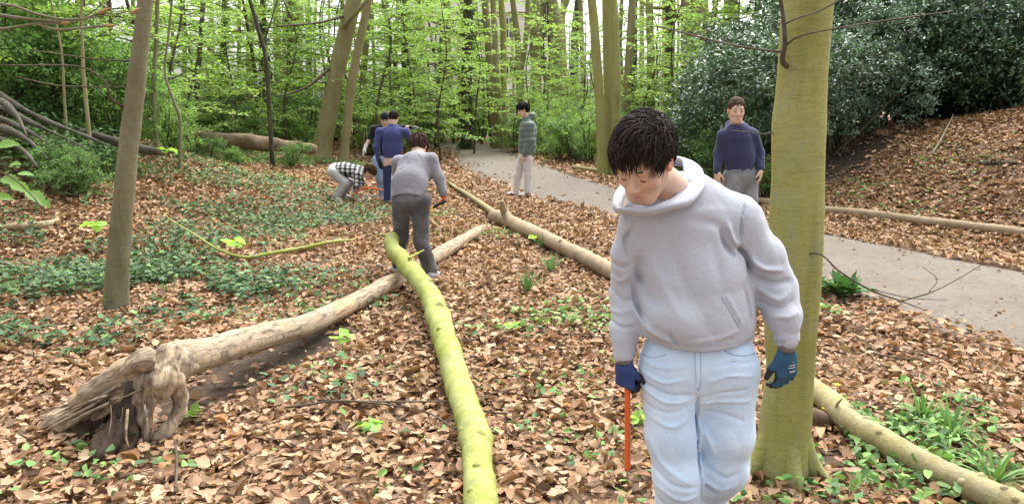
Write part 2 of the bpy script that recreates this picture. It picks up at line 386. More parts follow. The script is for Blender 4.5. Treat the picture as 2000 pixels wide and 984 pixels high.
while cnt < 300:
    y = 2.15+1.9*r.random()**1.3; x = (r.random()*2-1)*(.70*y)
    if r.random() > litter_density(np.array([x]), np.array([y]))[0] or on_path(x, y) > 0: continue
    o = link('leaf', LM[r.integers(14)], ground, (x, y, HH(x, y)+.045+.02*r.random()))
    s = .05+.034*r.random(); o.scale = (s, s, s); o.rotation_euler = (r.normal(0, .3), r.normal(0, .3), r.random()*6.28); cnt += 1

# fine twigs and stalks lying in the litter
mb = MB(); r = np.random.default_rng(15)
for k in range(420):
    y = 2.2+9*r.random()**1.5; x = (r.random()*2-1)*(.72*y)
    if on_path(x, y) > .3: continue
    a = r.random()*6.28; L = .06+.22*r.random()**2; d = np.array([math.cos(a), math.sin(a), .15*r.normal()]); b = np.array([x, y, HH(x, y)+.05+.015*r.random()]); n3 = r.normal(0, .08*L, 3)
    mb.tube([b, b+d*L*.5+n3, b+d*L], [.0032, .0026, .0012], seg=4, caps=False, c=np.array([.16, .11, .075])*(.5+r.random()))
tw = mb.obj('twig_litter', M_LITTER); tw.parent = ground; tag(tw, 'fine broken twigs among the fallen leaves', None, kind='stuff')

# ------------------------------------------------------------------ green ground cover
IVY = np.array([[-.35, 0, 0], [-.45, .34, .3], [-.05, .30, .2], [.10, .46, .5], [.2, .18, .2], [.55, 0, .2], [.2, -.18, .2], [.10, -.46, .5], [-.05, -.30, .2], [-.45, -.34, .3]])
IVT = np.array([[0, i+1, i] for i in range(1, 9)])
def zone_pts(zones, dens, r, th=-.12):
    X = []
    for (px, py, rad, wgt) in zones:
        g = gnd(px, py); rad *= 1.22; n = int(dens*wgt*math.pi*rad*rad); a = r.random(n)*6.283; q = rad*np.sqrt(r.random(n))*(.6+.6*r.random(n))
        X.append(np.stack([g[0]+q*np.cos(a)*1.25, g[1]+q*np.sin(a)*.9], -1))
    X = np.vstack(X); k = (NZ(np.concatenate([X, np.zeros((len(X), 1))], 1), 1.6)+.5*NZ(np.concatenate([X, np.ones((len(X), 1))], 1), 5.)) > th
    X = X[k]; return X[on_path(X[:, 0], np.clip(X[:, 1], -1, 30)) < -.1]
r = np.random.default_rng(11)
def ivy_obj(name, zones, dens, size, cols, label, hgt=.13, tm=IVY, tr=IVT, th=-.12):
    X = zone_pts(zones, dens, r, th); n = len(X)
    P = np.stack([X[:, 0], X[:, 1], H(X[:, 0], X[:, 1])+.03+hgt*r.random(n)], -1)
    c = cols[r.integers(len(cols), size=n)]*(.7+.6*r.random((n, 1)))
    v, t, c = scatter_leaves(P, size*(.6+.8*r.random(n)), r.random(n)*6.283, r.normal(0, .35, n), r.normal(0, .35, n), c, r.normal(.0, .25, n), tm, tr, jit=.04, r=r)
    o = link(name, mesh(name, v, None, t, c, mats=(M_IVY,))); tag(o, label, 'ground cover', kind='stuff'); return o
ivy_obj('ivy', [(300, 575, .75, 1.1), (140, 610, .9, 1), (430, 575, .75, 1.1), (560, 560, .6, .7), (330, 500, 1.1, .8), (60, 540, 1.2, .9), (200, 540, .9, 1), (500, 410, 1.7, .6), (430, 450, 1.1, .6), (570, 440, 1.0, .6),
    (30, 680, .5, .6), (210, 665, .28, .9), (300, 620, .5, .6), (20, 450, 1.5, .5), (650, 640, .12, 2.), (520, 360, 1.4, .5), (700, 610, .3, .6), (590, 650, .3, .4), (640, 780, .3, .3), (140, 690, .2, 1)], 300, .058,
    V(.06, .12, .05, .085, .16, .06, .05, .10, .05, .14, .23, .08, .07, .125, .065).reshape(-1, 3), 'dark green ivy spreading over the fallen leaves round the left trunk', th=-.22)
ivy_obj('low_weeds', [(1000, 640, .30, .9), (1130, 690, .3, .9), (1100, 590, .5, .4), (1180, 650, .4, .6), (990, 600, .4, .4), (1640, 880, .35, 2.), (1720, 840, .35, 1.6), (1800, 890, .35, 1.8), (1690, 960, .3, 1.3), (1750, 790, .35, 1.), (1600, 640, .35, 1.3), (1950, 860, .4, 1.2), (1620, 700, .3, .8), (1900, 960, .3, 1.5),
    (1880, 830, .4, .5), (250, 910, .3, .5), (640, 860, .25, .3), (1210, 900, .2, .4), (1010, 870, .3, .3), (1130, 960, .3, .35), (1900, 720, .35, .5), (870, 960, .3, .25), (520, 310, 1.8, 1.2), (600, 320, 1.2, 1.2), (420, 320, 1.4, 1.0), (330, 330, 1.2, .6),
    (110, 300, 1.2, .5), (880, 420, .6, .6), (930, 460, .5, .5), (1620, 620, .3, .6), (1700, 410, 1., .25), (1800, 370, 1., .25), (1760, 330, .8, .3), (830, 700, .25, .4), (700, 730, .3, .3), (1080, 760, .3, .35), (960, 560, .3, .4), (1120, 640, .35, .7), (1050, 620, .3, .5), (780, 900, .3, .25), (460, 900, .35, .2), (100, 960, .35, .25), (60, 760, .4, .3), (640, 560, .4, .5), (540, 620, .35, .4), (900, 640, .3, .3), (1160, 820, .3, .3), (1540, 960, .25, .8), (1850, 700, .3, .3), (330, 420, 1., .3), (700, 420, .6, .4), (620, 470, .5, .4)], 230, .045,
    V(.12, .22, .06, .16, .30, .08, .10, .20, .06, .20, .32, .09, .08, .15, .06).reshape(-1, 3), 'small light green weeds scattered through the fallen leaves', .07, OUT9, TRI9)

ivy_obj('bramble_patch', [(70, 300, .8, 1), (120, 290, .9, 1.2), (60, 255, .9, 1.), (150, 320, .7, .9), (30, 330, .8, .8), (200, 290, .8, .7), (100, 335, .6, .8)], 330, .07, V(.08, .16, .05, .11, .20, .06, .06, .12, .045).reshape(-1, 3), 'leafy brambles covering the slope below the beech roots', .38)
def blade_clump(name, label, cat, px, py, n, length, width, col, spread=1.0, droop=1.0, seed=0, group=None, Y=None):
    g = gnd(px, py) if Y is None else at(px, py, Y); r = np.random.default_rng(seed+px)
    root = thing(name, label, cat, (g[0], g[1], HH(g[0], g[1])), group); m = MB()
    for k in range(n):
        a = r.random()*6.283; L = length*(.6+.6*r.random()); o = spread*(.3+.7*r.random()); u = np.linspace(0, 1, 6)
        d = np.array([math.cos(a), math.sin(a)]); rr = u*L*o*.75; zz = L*(u*(1.05-.25*o)-droop*.55*o*u**2.2)
        c = np.stack([d[0]*(rr+.02*r.random()), d[1]*(rr+.02*r.random()), np.maximum(zz, .01)+.02], -1)
        s = np.array([-d[1], d[0], 0])*width*(.7+.6*r.random()); w = np.sin(np.pi*np.clip(u*.9+.08, 0, 1))**.7; w[-1] = .03
        v = np.stack([c-s*w[:, None], c+[0, 0, -width*.25], c+s*w[:, None]], 1).reshape(-1, 3)
        m.add(v+np.array(root.location), grid_quads(6, 3), None, np.array(col)*(.7+.6*r.random()))
    m.part('leaf_blades', root, M_IVY); return root
blade_clump('leafy_plant', 'broad leaved dark green plant clump at the near edge of the path', 'plant', 1645, 588, 75, .30, .042, (.075, .17, .05), 1.1, .9)
blade_clump('leafy_plant', 'smaller green plant clump at the foot of the big right trunk by the path', 'plant', 1590, 578, 34, .22, .034, (.085, .19, .055), 1.0, .9)
for i, (px, py, lab) in enumerate([(1060, 490, 'grassy bluebell clump beside the forked log, nearest its stub'), (1075, 535, 'grassy bluebell clump with long blades left of the log'), (1140, 520, 'grassy bluebell clump touching the log by the hoodie sleeve'), (1030, 575, 'low bluish bluebell clump out in the leaves below the log')]):
    blade_clump('bluebell_clump', lab, 'plant', px, py, 26, .26, .008, (.11, .21, .08), 1.0, .8, i)
for i, (px, py, lab) in enumerate([(1855, 865, 'spreading grass tuft right of the lower right log'), (1940, 955, 'grass tuft at the lower right corner of the picture'), (1800, 830, 'thin grass tuft above the right log')]):
    blade_clump('grass_tuft', lab, 'grass', px, py, 46, .26, .006, (.13, .25, .07), 1.3, 1.1, i)
def seedling(px, py, label, size=.1, col=(.26, .45, .09), n=6, h=.12, seed=0):
    g = gnd(px, py); r = np.random.default_rng(px+seed); root = thing('seedling', label, 'seedling', (g[0], g[1], HH(g[0], g[1]))); m = MB(); b = np.array(root.location)
    m.tube(spline([b-[0, 0, .02], b+[.01, 0, h*.5], b+[0, .01, h]], 6), [.004, .004, .003, .003, .002, .002], c=(.12, .16, .05), seg=5); m.part('stem', root, M_IVY); m = MB()
    a = np.arange(n)*2.4+r.random(); P = b+np.stack([np.cos(a)*size*.5, np.sin(a)*size*.5, h+.02*r.random(n)], -1)
    v, t, c = scatter_leaves(P, size*(.8+.5*r.random(n)), a, r.normal(.15, .25, n), r.normal(0, .3, n), np.array(col)*(.8+.4*r.random((n, 1))), r.normal(.1, .15, n), OUT7, TRI7, r=r)
    m.add(v, None, t, c); m.part('leaves', root, M_LEAF)
for px, py, lab, s, h in [(460, 505, 'bright green seedling by the thin mossy branch', .14, .16), (668, 700, 'yellow green seedling right of the dead trunk', .09, .14), (376, 828, 'bright green seedling beside the rotten root plate', .07, .06), (1050, 480, 'pale green seedling just below the forked log', .13, .08), (330, 325, 'fresh green seedling far behind the left trunk', .22, .25),
    (1245, 850, 'round leaved seedling beside the orange rod', .07, .08), (725, 850, 'dark green leaf sprout left of the mossy log', .08, .05), (185, 475, 'large leaved seedling left of the left trunk', .16, .2), (1000, 655, 'pale green seedling in open leaves right of the mossy log', .07, .06)]:
    seedling(px, py, lab, s, h=h)

def flower(px, py, lab):
    g = gnd(px, py); root = thing('yellow_flower', lab, 'flower', (g[0], g[1], HH(g[0], g[1]))); b = np.array(root.location); m = MB()
    m.tube([b-[0, 0, .01], b+[.004, 0, .05], b+[0, 0, .10]], .0025, c=(.1, .2, .05), seg=4); m.part('stem', root, M_IVY); m = MB(); a = np.arange(8)*math.pi/4
    P = b+np.stack([np.cos(a)*.012, np.sin(a)*.012, np.full(8, .102)], -1)
    v, t, c = scatter_leaves(P, np.full(8, .024), a, np.full(8, -.3), np.zeros(8), np.tile([.75, .55, .02], (8, 1)), np.zeros(8), OUT4, TRI4, .03); m.add(v, None, t, c); m.part('petals', root, M_LEAF)
flower(1632, 783, 'upper yellow celandine flower right of the gloved hand'); flower(1610, 832, 'lower yellow celandine flower beside the right log')

# ------------------------------------------------------------------ trees
def leaves_on(P, D, size, col, seed, flat=.35, tmpl=OUT4, tri=TRI4, wid=1.0, cf=None):
    r = np.random.default_rng(seed); n = len(P); yaw = np.arctan2(D[:, 1], D[:, 0])+r.normal(0, .5, n)
    c = np.array(col)*(.72+.56*r.random((n, 1)))*(1 if cf is None else cf[:, None])*(1+.16*(r.random((n, 3))-.5))
    return scatter_leaves(P, size*(.6+.7*r.random(n)), yaw, r.normal(.2, flat, n), r.normal(0, flat, n), c, r.normal(.1, .2, n), tmpl, tri, r=r, wid=wid)
def young_tree(seed, h=6., spread=2.4, col=(.20, .36, .055), leaf=.105, nl=30, bark=None, low=.12):
    """a sapling: trunk > limbs > twigs in flat sprays, leaves along the twigs"""
    r = np.random.default_rng(seed); root = thing('young_tree', '', 'tree'); wood = MB(); LP = []; LD = []
    tp = spline([[0, 0, -.2], [.1*r.normal(), .1*r.normal(), h*.3], [.25*r.normal(), .25*r.normal(), h*.65], [.35*r.normal(), .35*r.normal(), h]], 16)
    wood.tube(tp, np.linspace(.055, .012, 16)*h/6, seg=7, rough=.15)
    for k in range(nl):
        f = low+(1-low)*(k+.5)/nl; b = tp[int(f*15)]; a = k*2.4+r.normal(0, .3); L = spread*(1-.55*f)*(.6+.6*r.random())
        d = np.array([math.cos(a), math.sin(a)]); u = np.linspace(0, 1, 8); rise = .35*r.random()+.1
        lp = np.stack([b[0]+d[0]*u*L, b[1]+d[1]*u*L, b[2]+L*(rise*u-.35*u**2*r.random())], -1); lp[:, :2] += .07*np.cumsum(r.normal(0, .5, (8, 2)), 0)*u[:, None]
        wood.tube(lp, np.linspace(.018, .004, 8)*h/6, seg=4, caps=False)
        nt_ = int(4+L*4.2)
        for j in range(nt_):
            ft = .15+.85*(j+.5)/nt_; q = lp[min(6, int(ft*7))]+(lp[min(7, int(ft*7)+1)]-lp[min(6, int(ft*7))])*((ft*7) % 1)
            sgn = 1 if j % 2 else -1; ta = a+sgn*(.9+.3*r.normal()); TL = .25+.45*r.random()*(1.15-ft*.5)
            td = np.array([math.cos(ta), math.sin(ta), .05+.2*r.normal()]); nn = int(4+TL*16); w = np.linspace(.1, 1, nn)
            pts = q+td*TL*w[:, None]+np.stack([np.zeros(nn), np.zeros(nn), -.15*w**2*TL], -1)
            wood.add(*tube(pts[[0, nn//2, nn-1]], [.005, .004, .002], seg=3, caps=False))
            side = np.where(np.arange(nn) % 2, 1, -1)[:, None]*np.array([-td[1], td[0], 0])*leaf*.45
            LP.append(pts+side+r.normal(0, .02, (nn, 3))); LD.append(np.tile(td, (nn, 1))+side*6)
    wood.part('trunk', root, bark or B_TWIG)
    v, t, c = leaves_on(np.vstack(LP), np.vstack(LD), leaf, col, seed)
    part('crown', root, v, tris=t, col=c, mats=(M_LEAF,)); return root
def shrub(seed, w=1.6, h=2.2, col=(.105, .175, .10), leaf=.085, nclump=420, per=26, mat=None, lobes=7, wid=.6, stems=9, name='shrub', open_=.5):
    """many stems, leaf clumps through the volume of uneven lobes"""
    r = np.random.default_rng(seed); root = thing(name, '', 'shrub'); wood = MB(); C = []
    lb = [(r.normal(0, w*.35), r.normal(0, w*.35), h*(.25+.6*r.random()), w*(.35+.3*r.random()), h*(.2+.16*r.random())) for _ in range(lobes)]
    for k in range(stems):
        a = r.random()*6.28; b = lb[k % lobes]; wood.tube(spline([[.15*math.cos(a), .15*math.sin(a), -.1], [b[0]*.4+.1*r.normal(), b[1]*.4+.1*r.normal(), b[2]*.5], [b[0], b[1], b[2]], [b[0]+.3*r.normal(), b[1]+.3*r.normal(), b[2]+b[4]*.7]], 10), np.linspace(.03, .006, 10), seg=5, rough=.15)
    for k in range(nclump):
        b = lb[r.integers(lobes)]; d = r.normal(size=3); d /= np.linalg.norm(d); q = (open_+(1-open_)*r.random())
        c = np.array([b[0]+d[0]*b[3]*q, b[1]+d[1]*b[3]*q, max(.08, b[2]+d[2]*b[4]*q)]); C.append((c, d))
    P = []; D = []; CF = np.repeat(.45+1.1*r.random(len(C)), per)
    for c, d in C:
        n = per; a = r.random(n)*6.28; P.append(c+r.normal(0, leaf*1.0, (n, 3))*[1, 1, .8]); D.append(np.stack([np.cos(a), np.sin(a), np.zeros(n)], -1)+d*.6)
    wood.part('stems', root, B_TWIG)
    P = np.vstack(P); P[:, 2] = np.maximum(P[:, 2], .03)
    v, t, c = leaves_on(P, np.vstack(D), leaf, col, seed, .6, wid=wid, cf=CF)
    part('foliage', root, v, tris=t, col=c, mats=(mat or M_LEAF,)); return root

YT = [young_tree(21, 6.5, 2.4, (.205, .33, .08), .095, 28, low=.2), young_tree(22, 7, 2.7, (.25, .385, .085), .10, 30, low=.22), young_tree(23, 5.5, 2.2, (.185, .295, .075), .09, 30, low=.15), young_tree(24, 8, 3.2, (.22, .35, .08), .11, 32, low=.25), young_tree(25, 6., 2.6, (.17, .27, .07), .09, 32, low=.2)]
HO = [shrub(31, name='holly_bush', mat=M_HOLLY, nclump=700, per=26), shrub(32, 2.0, 2.8, (.125, .195, .13), .085, 780, 26, M_HOLLY, 9, name='holly_bush'), shrub(33, 1.8, 2.4, (.085, .155, .075), .08, 700, 26, M_HOLLY, 8, name='holly_bush')]
DK = [shrub(51, 1.7, 2.3, (.11, .20, .065), .08, 430, 24, M_LEAF, 8, .7, 14, 'dark_bush', .35), shrub(52, 1.6, 2.6, (.13, .23, .07), .075, 420, 24, M_LEAF, 9, .7, 14, 'dark_bush', .3)]
BR = [shrub(41, 1.3, 1.3, (.14, .24, .07), .07, 260, 22, M_LEAF, 6, .8, 12, 'undergrowth_bush', .3), shrub(42, 1.5, 1.7, (.10, .18, .06), .075, 280, 22, M_LEAF, 7, .8, 12, 'undergrowth_bush', .3), shrub(43, 1.6, 2.4, (.17, .28, .075), .07, 260, 20, M_LEAF, 8, .8, 14, 'undergrowth_bush', .3)]
used = set()
LAND = [(20, 'left picture edge'), (160, 'thin bare stems'), (235, 'left trunk'), (345, 'crooked pale sapling'), (420, 'fallen trunk'), (525, 'thin crooked trunk'), (590, 'bright gap'), (655, 'leaning twin trunks'), (760, 'two standing workers'), (820, 'sawing boy'), (912, 'straight dark trunk'), (975, 'slender three stems'), (1025, 'green jacket'), (1090, 'white sky gap'), (1190, 'smooth trunk pair'), (1260, 'bent head'), (1355, 'broad old trunk'), (1440, 'man in navy'), (1560, 'green beech'), (1700, 'bank top'), (1830, 'bare bush'), (1960, 'right picture edge')]
def where(px, Y):
    k = min(LAND, key=lambda a: abs(a[0]-px)); row = 'nearest row' if Y < 18.5 else 'second row' if Y < 23.5 else 'middle row' if Y < 28 else 'far row' if Y < 34 else 'farthest row'
    return '%s, just %s of the %s' % (row, 'left' if px < k[0] else 'right', k[1])
def put(proto, px, Y, sc=1., label='', group=None, sink=0., X=None):
    x = at(px, 250, Y)[0] if X is None else X; loc = (x, Y, HH(x, Y)-sink); rz = (px*1.7+Y) % 6.28
    if proto.name not in used:
        used.add(proto.name); proto.location = loc; proto.rotation_euler = (0, 0, rz); proto.scale = (sc,)*3; proto['label'] = label
        if group: proto['group'] = group
        return proto
    return copy_thing(proto, loc, rz, sc, label, group)

def trunk_tree(pts, Yb, label, mat, name='tree', limbs=(), ivy=0, flare=1.25, seed=1, top_extra=3.5, group=None, seg=12, limbmat=None):
    """pts: (px, py, width px) from foot to the upper picture edge; the trunk goes on above it"""
    P = [np.append(at(px, py, Yb), w*Yb/F_PX/2*1.02) for px, py, w in pts]
    d = P[-1]-P[-2]; u = d[:3]/np.linalg.norm(d[:3]); P.append(np.append(P[-1][:3]+u*top_extra, P[-1][3]*.8)); P = np.array(P)
    x, y = P[0][:2]; z = HH(x, y); P[0][2] = z-.15
    S_ = spline(P, 40); f = np.clip((S_[:, 2]-z)/(.5 if Yb > 5 else .35), 0, 1); S_[:, 3] *= 1+(flare-1)*(1-f)**2
    root = thing(name, label, 'tree', (x, y, z), group); m = MB(); m.tube(S_[:, :3], S_[:, 3], seg=seg, rough=.10, nsc=2.2/max(.1, P[0][3]*4), seed=seed)
    m.part('trunk', root, mat)
    for lp in limbs:                        # each limb: (px, py, dY, width px)
        q = np.array([np.append(at(a, b, Yb+dy), w*Yb/F_PX/2) for a, b, dy, w in lp]); q = spline(q, 8*len(lp)); m = MB(); m.tube(q[:, :3], q[:, 3], seg=6, rough=.15); m.part('branch', root, limbmat or (mat if lp[0][3] > 9 else B_TWIG))
    if ivy:
        r = np.random.default_rng(seed); n = ivy; k = (r.random(n)**1.6*30).astype(int); a = r.random(n)*6.283
        rad = S_[k, 3]+.03+.08*r.random(n)
        Q = S_[k, :3]+np.stack([np.cos(a)*rad, np.sin(a)*rad, .25*r.normal(size=n)], -1)
        v, t, c = leaves_on(Q, np.stack([np.cos(a), np.sin(a), 0*a], -1), .11, (.04, .09, .03), seed, .7); part('ivy', root, v, tris=t, col=c, mats=(M_IVY,))
    return root
# ---- the two near trunks
rt = trunk_tree([(1522, 935, 108), (1535, 830, 98), (1545, 650, 98), (1553, 450, 100), (1560, 250, 98), (1580, -10, 92)], 3.2, 'thick smooth green beech trunk right behind the boy in the grey hoodie', B_GREEN, 'beech_tree', flare=1.18, seg=28, limbmat=B_TWIG,
    limbs=[[(1536, 130, -.05, 11), (1528, 118, -.12, 10), (1533, 85, -.14, 9), (1530, 40, -.15, 8), (1522, -15, -.15, 7)], [(1530, 102, -.14, 5), (1490, 98, -.1, 4), (1430, 88, .0, 4), (1340, 66, .2, 3), (1280, 52, .3, 2)],
           [(1533, 90, -.14, 5), (1560, 72, -.2, 4), (1620, 58, -.2, 3), (1700, 45, -.1, 3), (1860, 22, .1, 2)], [(1531, 48, -.15, 4), (1560, 35, -.2, 3), (1600, 22, -.2, 3), (1660, -10, -.2, 2)], [(1512, 258, 0, 4), (1490, 262, 0, 3), (1460, 258, .05, 3), (1425, 255, .1, 2)],
           [(1575, 495, -.1, 5), (1605, 498, -.15, 4), (1640, 530, -.2, 4), (1700, 566, -.2, 4), (1760, 588, -.15, 3), (1808, 606, -.1, 2)], [(1760, 588, -.15, 3), (1820, 570, -.1, 3), (1870, 545, 0, 2), (1925, 512, .1, 2)], [(1815, 570, -.1, 2), (1830, 545, -.05, 2), (1800, 520, 0, 1)], [(1690, 562, -.2, 2), (1780, 582, -.2, 2), (1850, 585, -.2, 1)]])
b0 = np.array(rt.location)
for (px, py, dx, dy) in [(1560, 950, .2, -.1), (1480, 945, -.2, -.05), (1530, 960, .02, -.2)]:
    m = MB(); m.tube(spline([b0+[dx*.2, dy*.2, .3], b0+[dx*.55, dy*.55, .10], b0+[dx, dy, .0], b0+[dx*1.5, dy*1.5, -.06]], 12), np.linspace(.05, .02, 12), seg=10, rough=.1); m.part('root', rt, B_GREEN)
trunk_tree([(222, 602, 46), (232, 500, 41), (250, 300, 37), (268, 150, 32), (285, -10, 27)], 6.1, 'slim leaning grey trunk standing in ivy on the left', B_GREY, 'beech_tree', flare=1.12, seg=20,
    limbs=[[(243, 212, 0, 6), (215, 190, -.2, 4), (205, 160, -.3, 3), (150, 130, -.4, 3), (0, 128, -.6, 2)], [(240, 170, 0, 3), (120, 168, -.2, 3), (30, 150, -.4, 2)], [(262, 120, 0, 4), (180, 115, -.1, 3), (60, 98, -.3, 2)]])
# ---- trunks of the wood
T = trunk_tree
T([(620, 312, 38), (641, 230, 34), (660, 130, 31), (694, -10, 27)], 22, 'thick tan trunk leaning right, twin of the thinner one beside it', B_TAN, limbs=[[(665, 60, 0, 10), (700, 20, -1, 8), (735, -20, -1, 6)], [(660, 120, 0, 6), (600, 170, -.5, 5), (540, 190, -1, 3)], [(680, 30, 0, 6), (620, 45, -1, 4), (540, 52, -2, 3)]], flare=1.4)
T([(668, 308, 18), (679, 230, 17), (691, 140, 16), (722, -10, 14)], 21.6, 'thinner tan trunk rising against the thick leaning one', B_TAN, flare=1.3)
T([(910, 290, 22), (911, 180, 21), (913, 60, 18), (915, -10, 16)], 29, 'straight dark trunk with an ivy foot where the path bends', B_DARK, ivy=900, limbs=[[(905, 140, 0, 6), (870, 130, -.5, 4), (835, 122, -1, 3)], [(905, 70, 0, 5), (850, 45, -1, 4), (800, 35, -2, 3)]])
T([(970, 286, 15), (960, 180, 14), (952, 60, 13), (946, -10, 12)], 29.5, 'left stem of the slender three beyond the path bend', B_TAN)
T([(979, 287, 12), (972, 180, 12), (966, 60, 11), (962, -10, 10)], 29.2, 'middle stem of the slender three beyond the path bend', B_TAN)
T([(986, 284, 11), (984, 180, 11), (983, 60, 12), (978, -10, 11)], 30, 'right stem of the slender three beyond the path bend', B_GREEN)
T([(1018, 270, 17), (1016, 180, 16), (1012, 90, 12), (1000, -10, 10)], 33, 'forked dark green trunk behind the boy in the green jacket', B_TAN, limbs=[[(1014, 150, 0, 12), (1026, 90, .2, 10), (1032, -10, .4, 9)], [(1012, 155, 0, 5), (985, 110, -.5, 4), (950, 85, -1, 3)]])
T([(1048, 270, 22), (1046, 150, 21), (1045, 50, 20), (1044, -10, 20)], 38, 'pale green trunk against the white sky behind the green jacket', B_TAN, limbs=[[(1047, 120, 0, 8), (1060, 70, .3, 7), (1066, -10, .5, 6)]])
T([(1090, 270, 28), (1088, 150, 27), (1086, 60, 27), (1078, -10, 18)], 38, 'broad pale trunk that forks high beside the sky gap', B_TAN, limbs=[[(1088, 60, 0, 15), (1100, 20, .3, 14), (1118, -30, .5, 12)], [(1076, 120, 0, 8), (1072, 60, 0, 7), (1070, -10, 0, 6)]])
T([(1125, 270, 18), (1122, 160, 17), (1124, 60, 15), (1132, -10, 14)], 42, 'dark ivy clad trunk right of the white sky gap', B_DARK, ivy=700)
T([(1178, 315, 20), (1172, 220, 18), (1164, 100, 17), (1155, -10, 16)], 18, 'slender smooth trunk left of the pair behind the bent head', B_GREEN, 'beech_tree', seg=16)
T([(1199, 320, 36), (1197, 220, 33), (1194, 100, 31), (1191, -10, 29)], 18.3, 'stout smooth green trunk right of the pair behind the bent head', B_GREEN, 'beech_tree', seg=18)
T([(1226, 320, 18), (1224, 200, 16), (1230, 100, 16), (1236, -10, 14)], 24, 'reddish brown slim trunk right of the smooth pair', B_TAN)
T([(1272, 320, 16), (1272, 180, 15), (1270, 80, 14), (1268, -10, 14)], 27, 'greenish trunk left of the dark one above the bent head', B_GREEN)
T([(1304, 320, 20), (1306, 200, 19), (1308, 100, 19), (1310, -10, 18)], 30, 'straight dark brown trunk above the bent head', B_DARK)
T([(1356, 320, 46), (1356, 200, 46), (1358, 80, 44), (1362, -10, 42)], 31, 'broad old green trunk with a limb arching to its left', B_TAN, limbs=[[(1345, 55, 0, 16), (1325, 30, -.5, 12), (1300, 15, -1, 10), (1275, 15, -1, 7), (1240, -5, -1, 5)]])
T([(1415, 300, 20), (1418, 150, 19), (1420, 60, 19), (1424, -10, 18)], 28, 'greenish trunk showing above the holly left of the beech', B_GREEN)
T([(583, 290, 22), (582, 150, 20), (578, 60, 20), (574, -10, 20)], 34, 'pale trunk before the bright gap left of the leaning pair', B_TAN)
T([(605, 290, 12), (604, 150, 12), (603, 60, 11), (600, -10, 10)], 36, 'thin dark trunk before the bright gap left of the leaning pair', B_DARK)
T([(531, 300, 9), (527, 230, 9), (520, 120, 8), (505, 60, 8), (485, -10, 7)], 19, 'thin crooked young trunk in front of the fallen trunk', B_DARK, limbs=[[(512, 90, 0, 4), (530, 40, 0, 3), (545, -10, 0, 2)]])
T([(520, 290, 11), (518, 180, 11), (515, 60, 10), (513, -10, 10)], 30, 'ivy clad upright trunk behind the thin crooked one', B_DARK, ivy=900)
T([(488, 290, 16), (487, 150, 15), (490, 50, 14), (492, -10, 14)], 33, 'pale greenish trunk left of the ivy clad one', B_GREEN)
T([(545, 290, 15), (543, 150, 14), (541, 60, 14), (540, -10, 13)], 37, 'brownish trunk right of the ivy clad one', B_TAN)
T([(698, 262, 14), (704, 215, 13), (712, 120, 12), (722, -10, 11)], 28, 'small tan trunk right of the leaning pair', B_TAN)
T([(302, 262, 8), (300, 180, 8), (305, 80, 7), (308, -10, 7)], 13, 'slim pale sapling stem just right of the left trunk', B_GREY)
T([(388, 290, 10), (384, 180, 9), (392, 80, 9), (398, -10, 8)], 21, 'dark thin trunk in the leaves left of the fallen trunk', B_DARK)
T([(430, 290, 12), (434, 180, 11), (436, 80, 11), (440, -10, 10)], 27, 'dark mid trunk behind the fallen trunk', B_DARK, ivy=600)
T([(795, 270, 14), (793, 180, 13), (790, 80, 12), (788, -10, 12)], 34, 'dark ivy clad trunk behind the two standing workers', B_DARK, ivy=900)
T([(875, 270, 16), (876, 180, 15), (874, 80, 14), (872, -10, 14)], 40, 'pale trunk left of the straight dark one', B_GREEN)
T([(172, 245, 7), (168, 200, 7), (162, 120, 6), (160, 30, 5)], 11, 'thin brown bare stem in the dark bushes on the left', B_TAN, top_extra=1.5, flare=1.)
T([(128, 245, 5), (126, 200, 5), (120, 100, 4), (100, 0, 4)], 11.5, 'thinnest brown bare stem at the far left bushes', B_TAN, top_extra=1.5, flare=1.)
T([(345, 300, 7), (352, 240, 7), (340, 200, 6), (322, 140, 4), (330, 60, 4)], 12.5, 'crooked pale sapling between the left trunk and the fallen trunk', B_GREY, top_extra=1.5, flare=1.)
for i, (px, Y, w) in enumerate([(1700, 24, 18), (1760, 27, 14), (1820, 22, 14), (1900, 26, 18), (1960, 24, 12), (1640, 26, 12)]):
    T([(px, 240, w), (px+2, 150, w), (px+6, 60, w*.9), (px+8, -10, w*.85)], Y, ['dark trunk just right of the beech behind the holly', 'second trunk behind the holly bank', 'third trunk from the beech behind the holly bank', 'stout trunk behind the holly near the right edge', 'rightmost trunk behind the holly bank', 'trunk half hidden by the beech behind the holly'][i], B_TAN)

# ---- the many slim trunks farther back
r = np.random.default_rng(77); far_t = [(312, 33), (335, 38), (362, 30), (405, 35), (418, 42), (450, 36), (468, 31), (500, 40), (560, 31), (556, 44), (592, 46), (618, 38), (636, 44), (662, 36), (735, 33), (748, 41), (765, 36), (815, 38), (830, 45), (852, 36), (865, 46), (890, 43), (932, 40), (940, 47), (1002, 44), (1062, 46), (1074, 34), (1105, 46), (1142, 38), (1150, 47), (1212, 34), (1243, 30), (1252, 40), (1285, 36), (1296, 46), (1322, 40), (1335, 34), (1385, 36), (1398, 44), (1440, 34), (1465, 38), (260, 28), (215, 34), (150, 27), (60, 30)]
for i, (x, Yt) in enumerate(far_t):
    w = (6+7*r.random())*34/Yt; ln_ = r.normal(0, 10); T([(x, 207+1.7*F_PX/Yt, w*1.1), (x+ln_*.3+2*r.normal(), 190, w), (x+ln_*.7+3*r.normal(), 90, w*.92), (x+ln_, -10, w*.85)], Yt, ('pale straight', 'thin dark', 'slim greenish')[i % 3]+' trunk in the '+where(x, Yt), (B_TAN, B_DARK, B_GREEN)[i % 3] if i % 2 else B_TAN, seg=8, group='slim trunks in the depth of the wood', ivy=260 if i % 5 == 0 else 0)
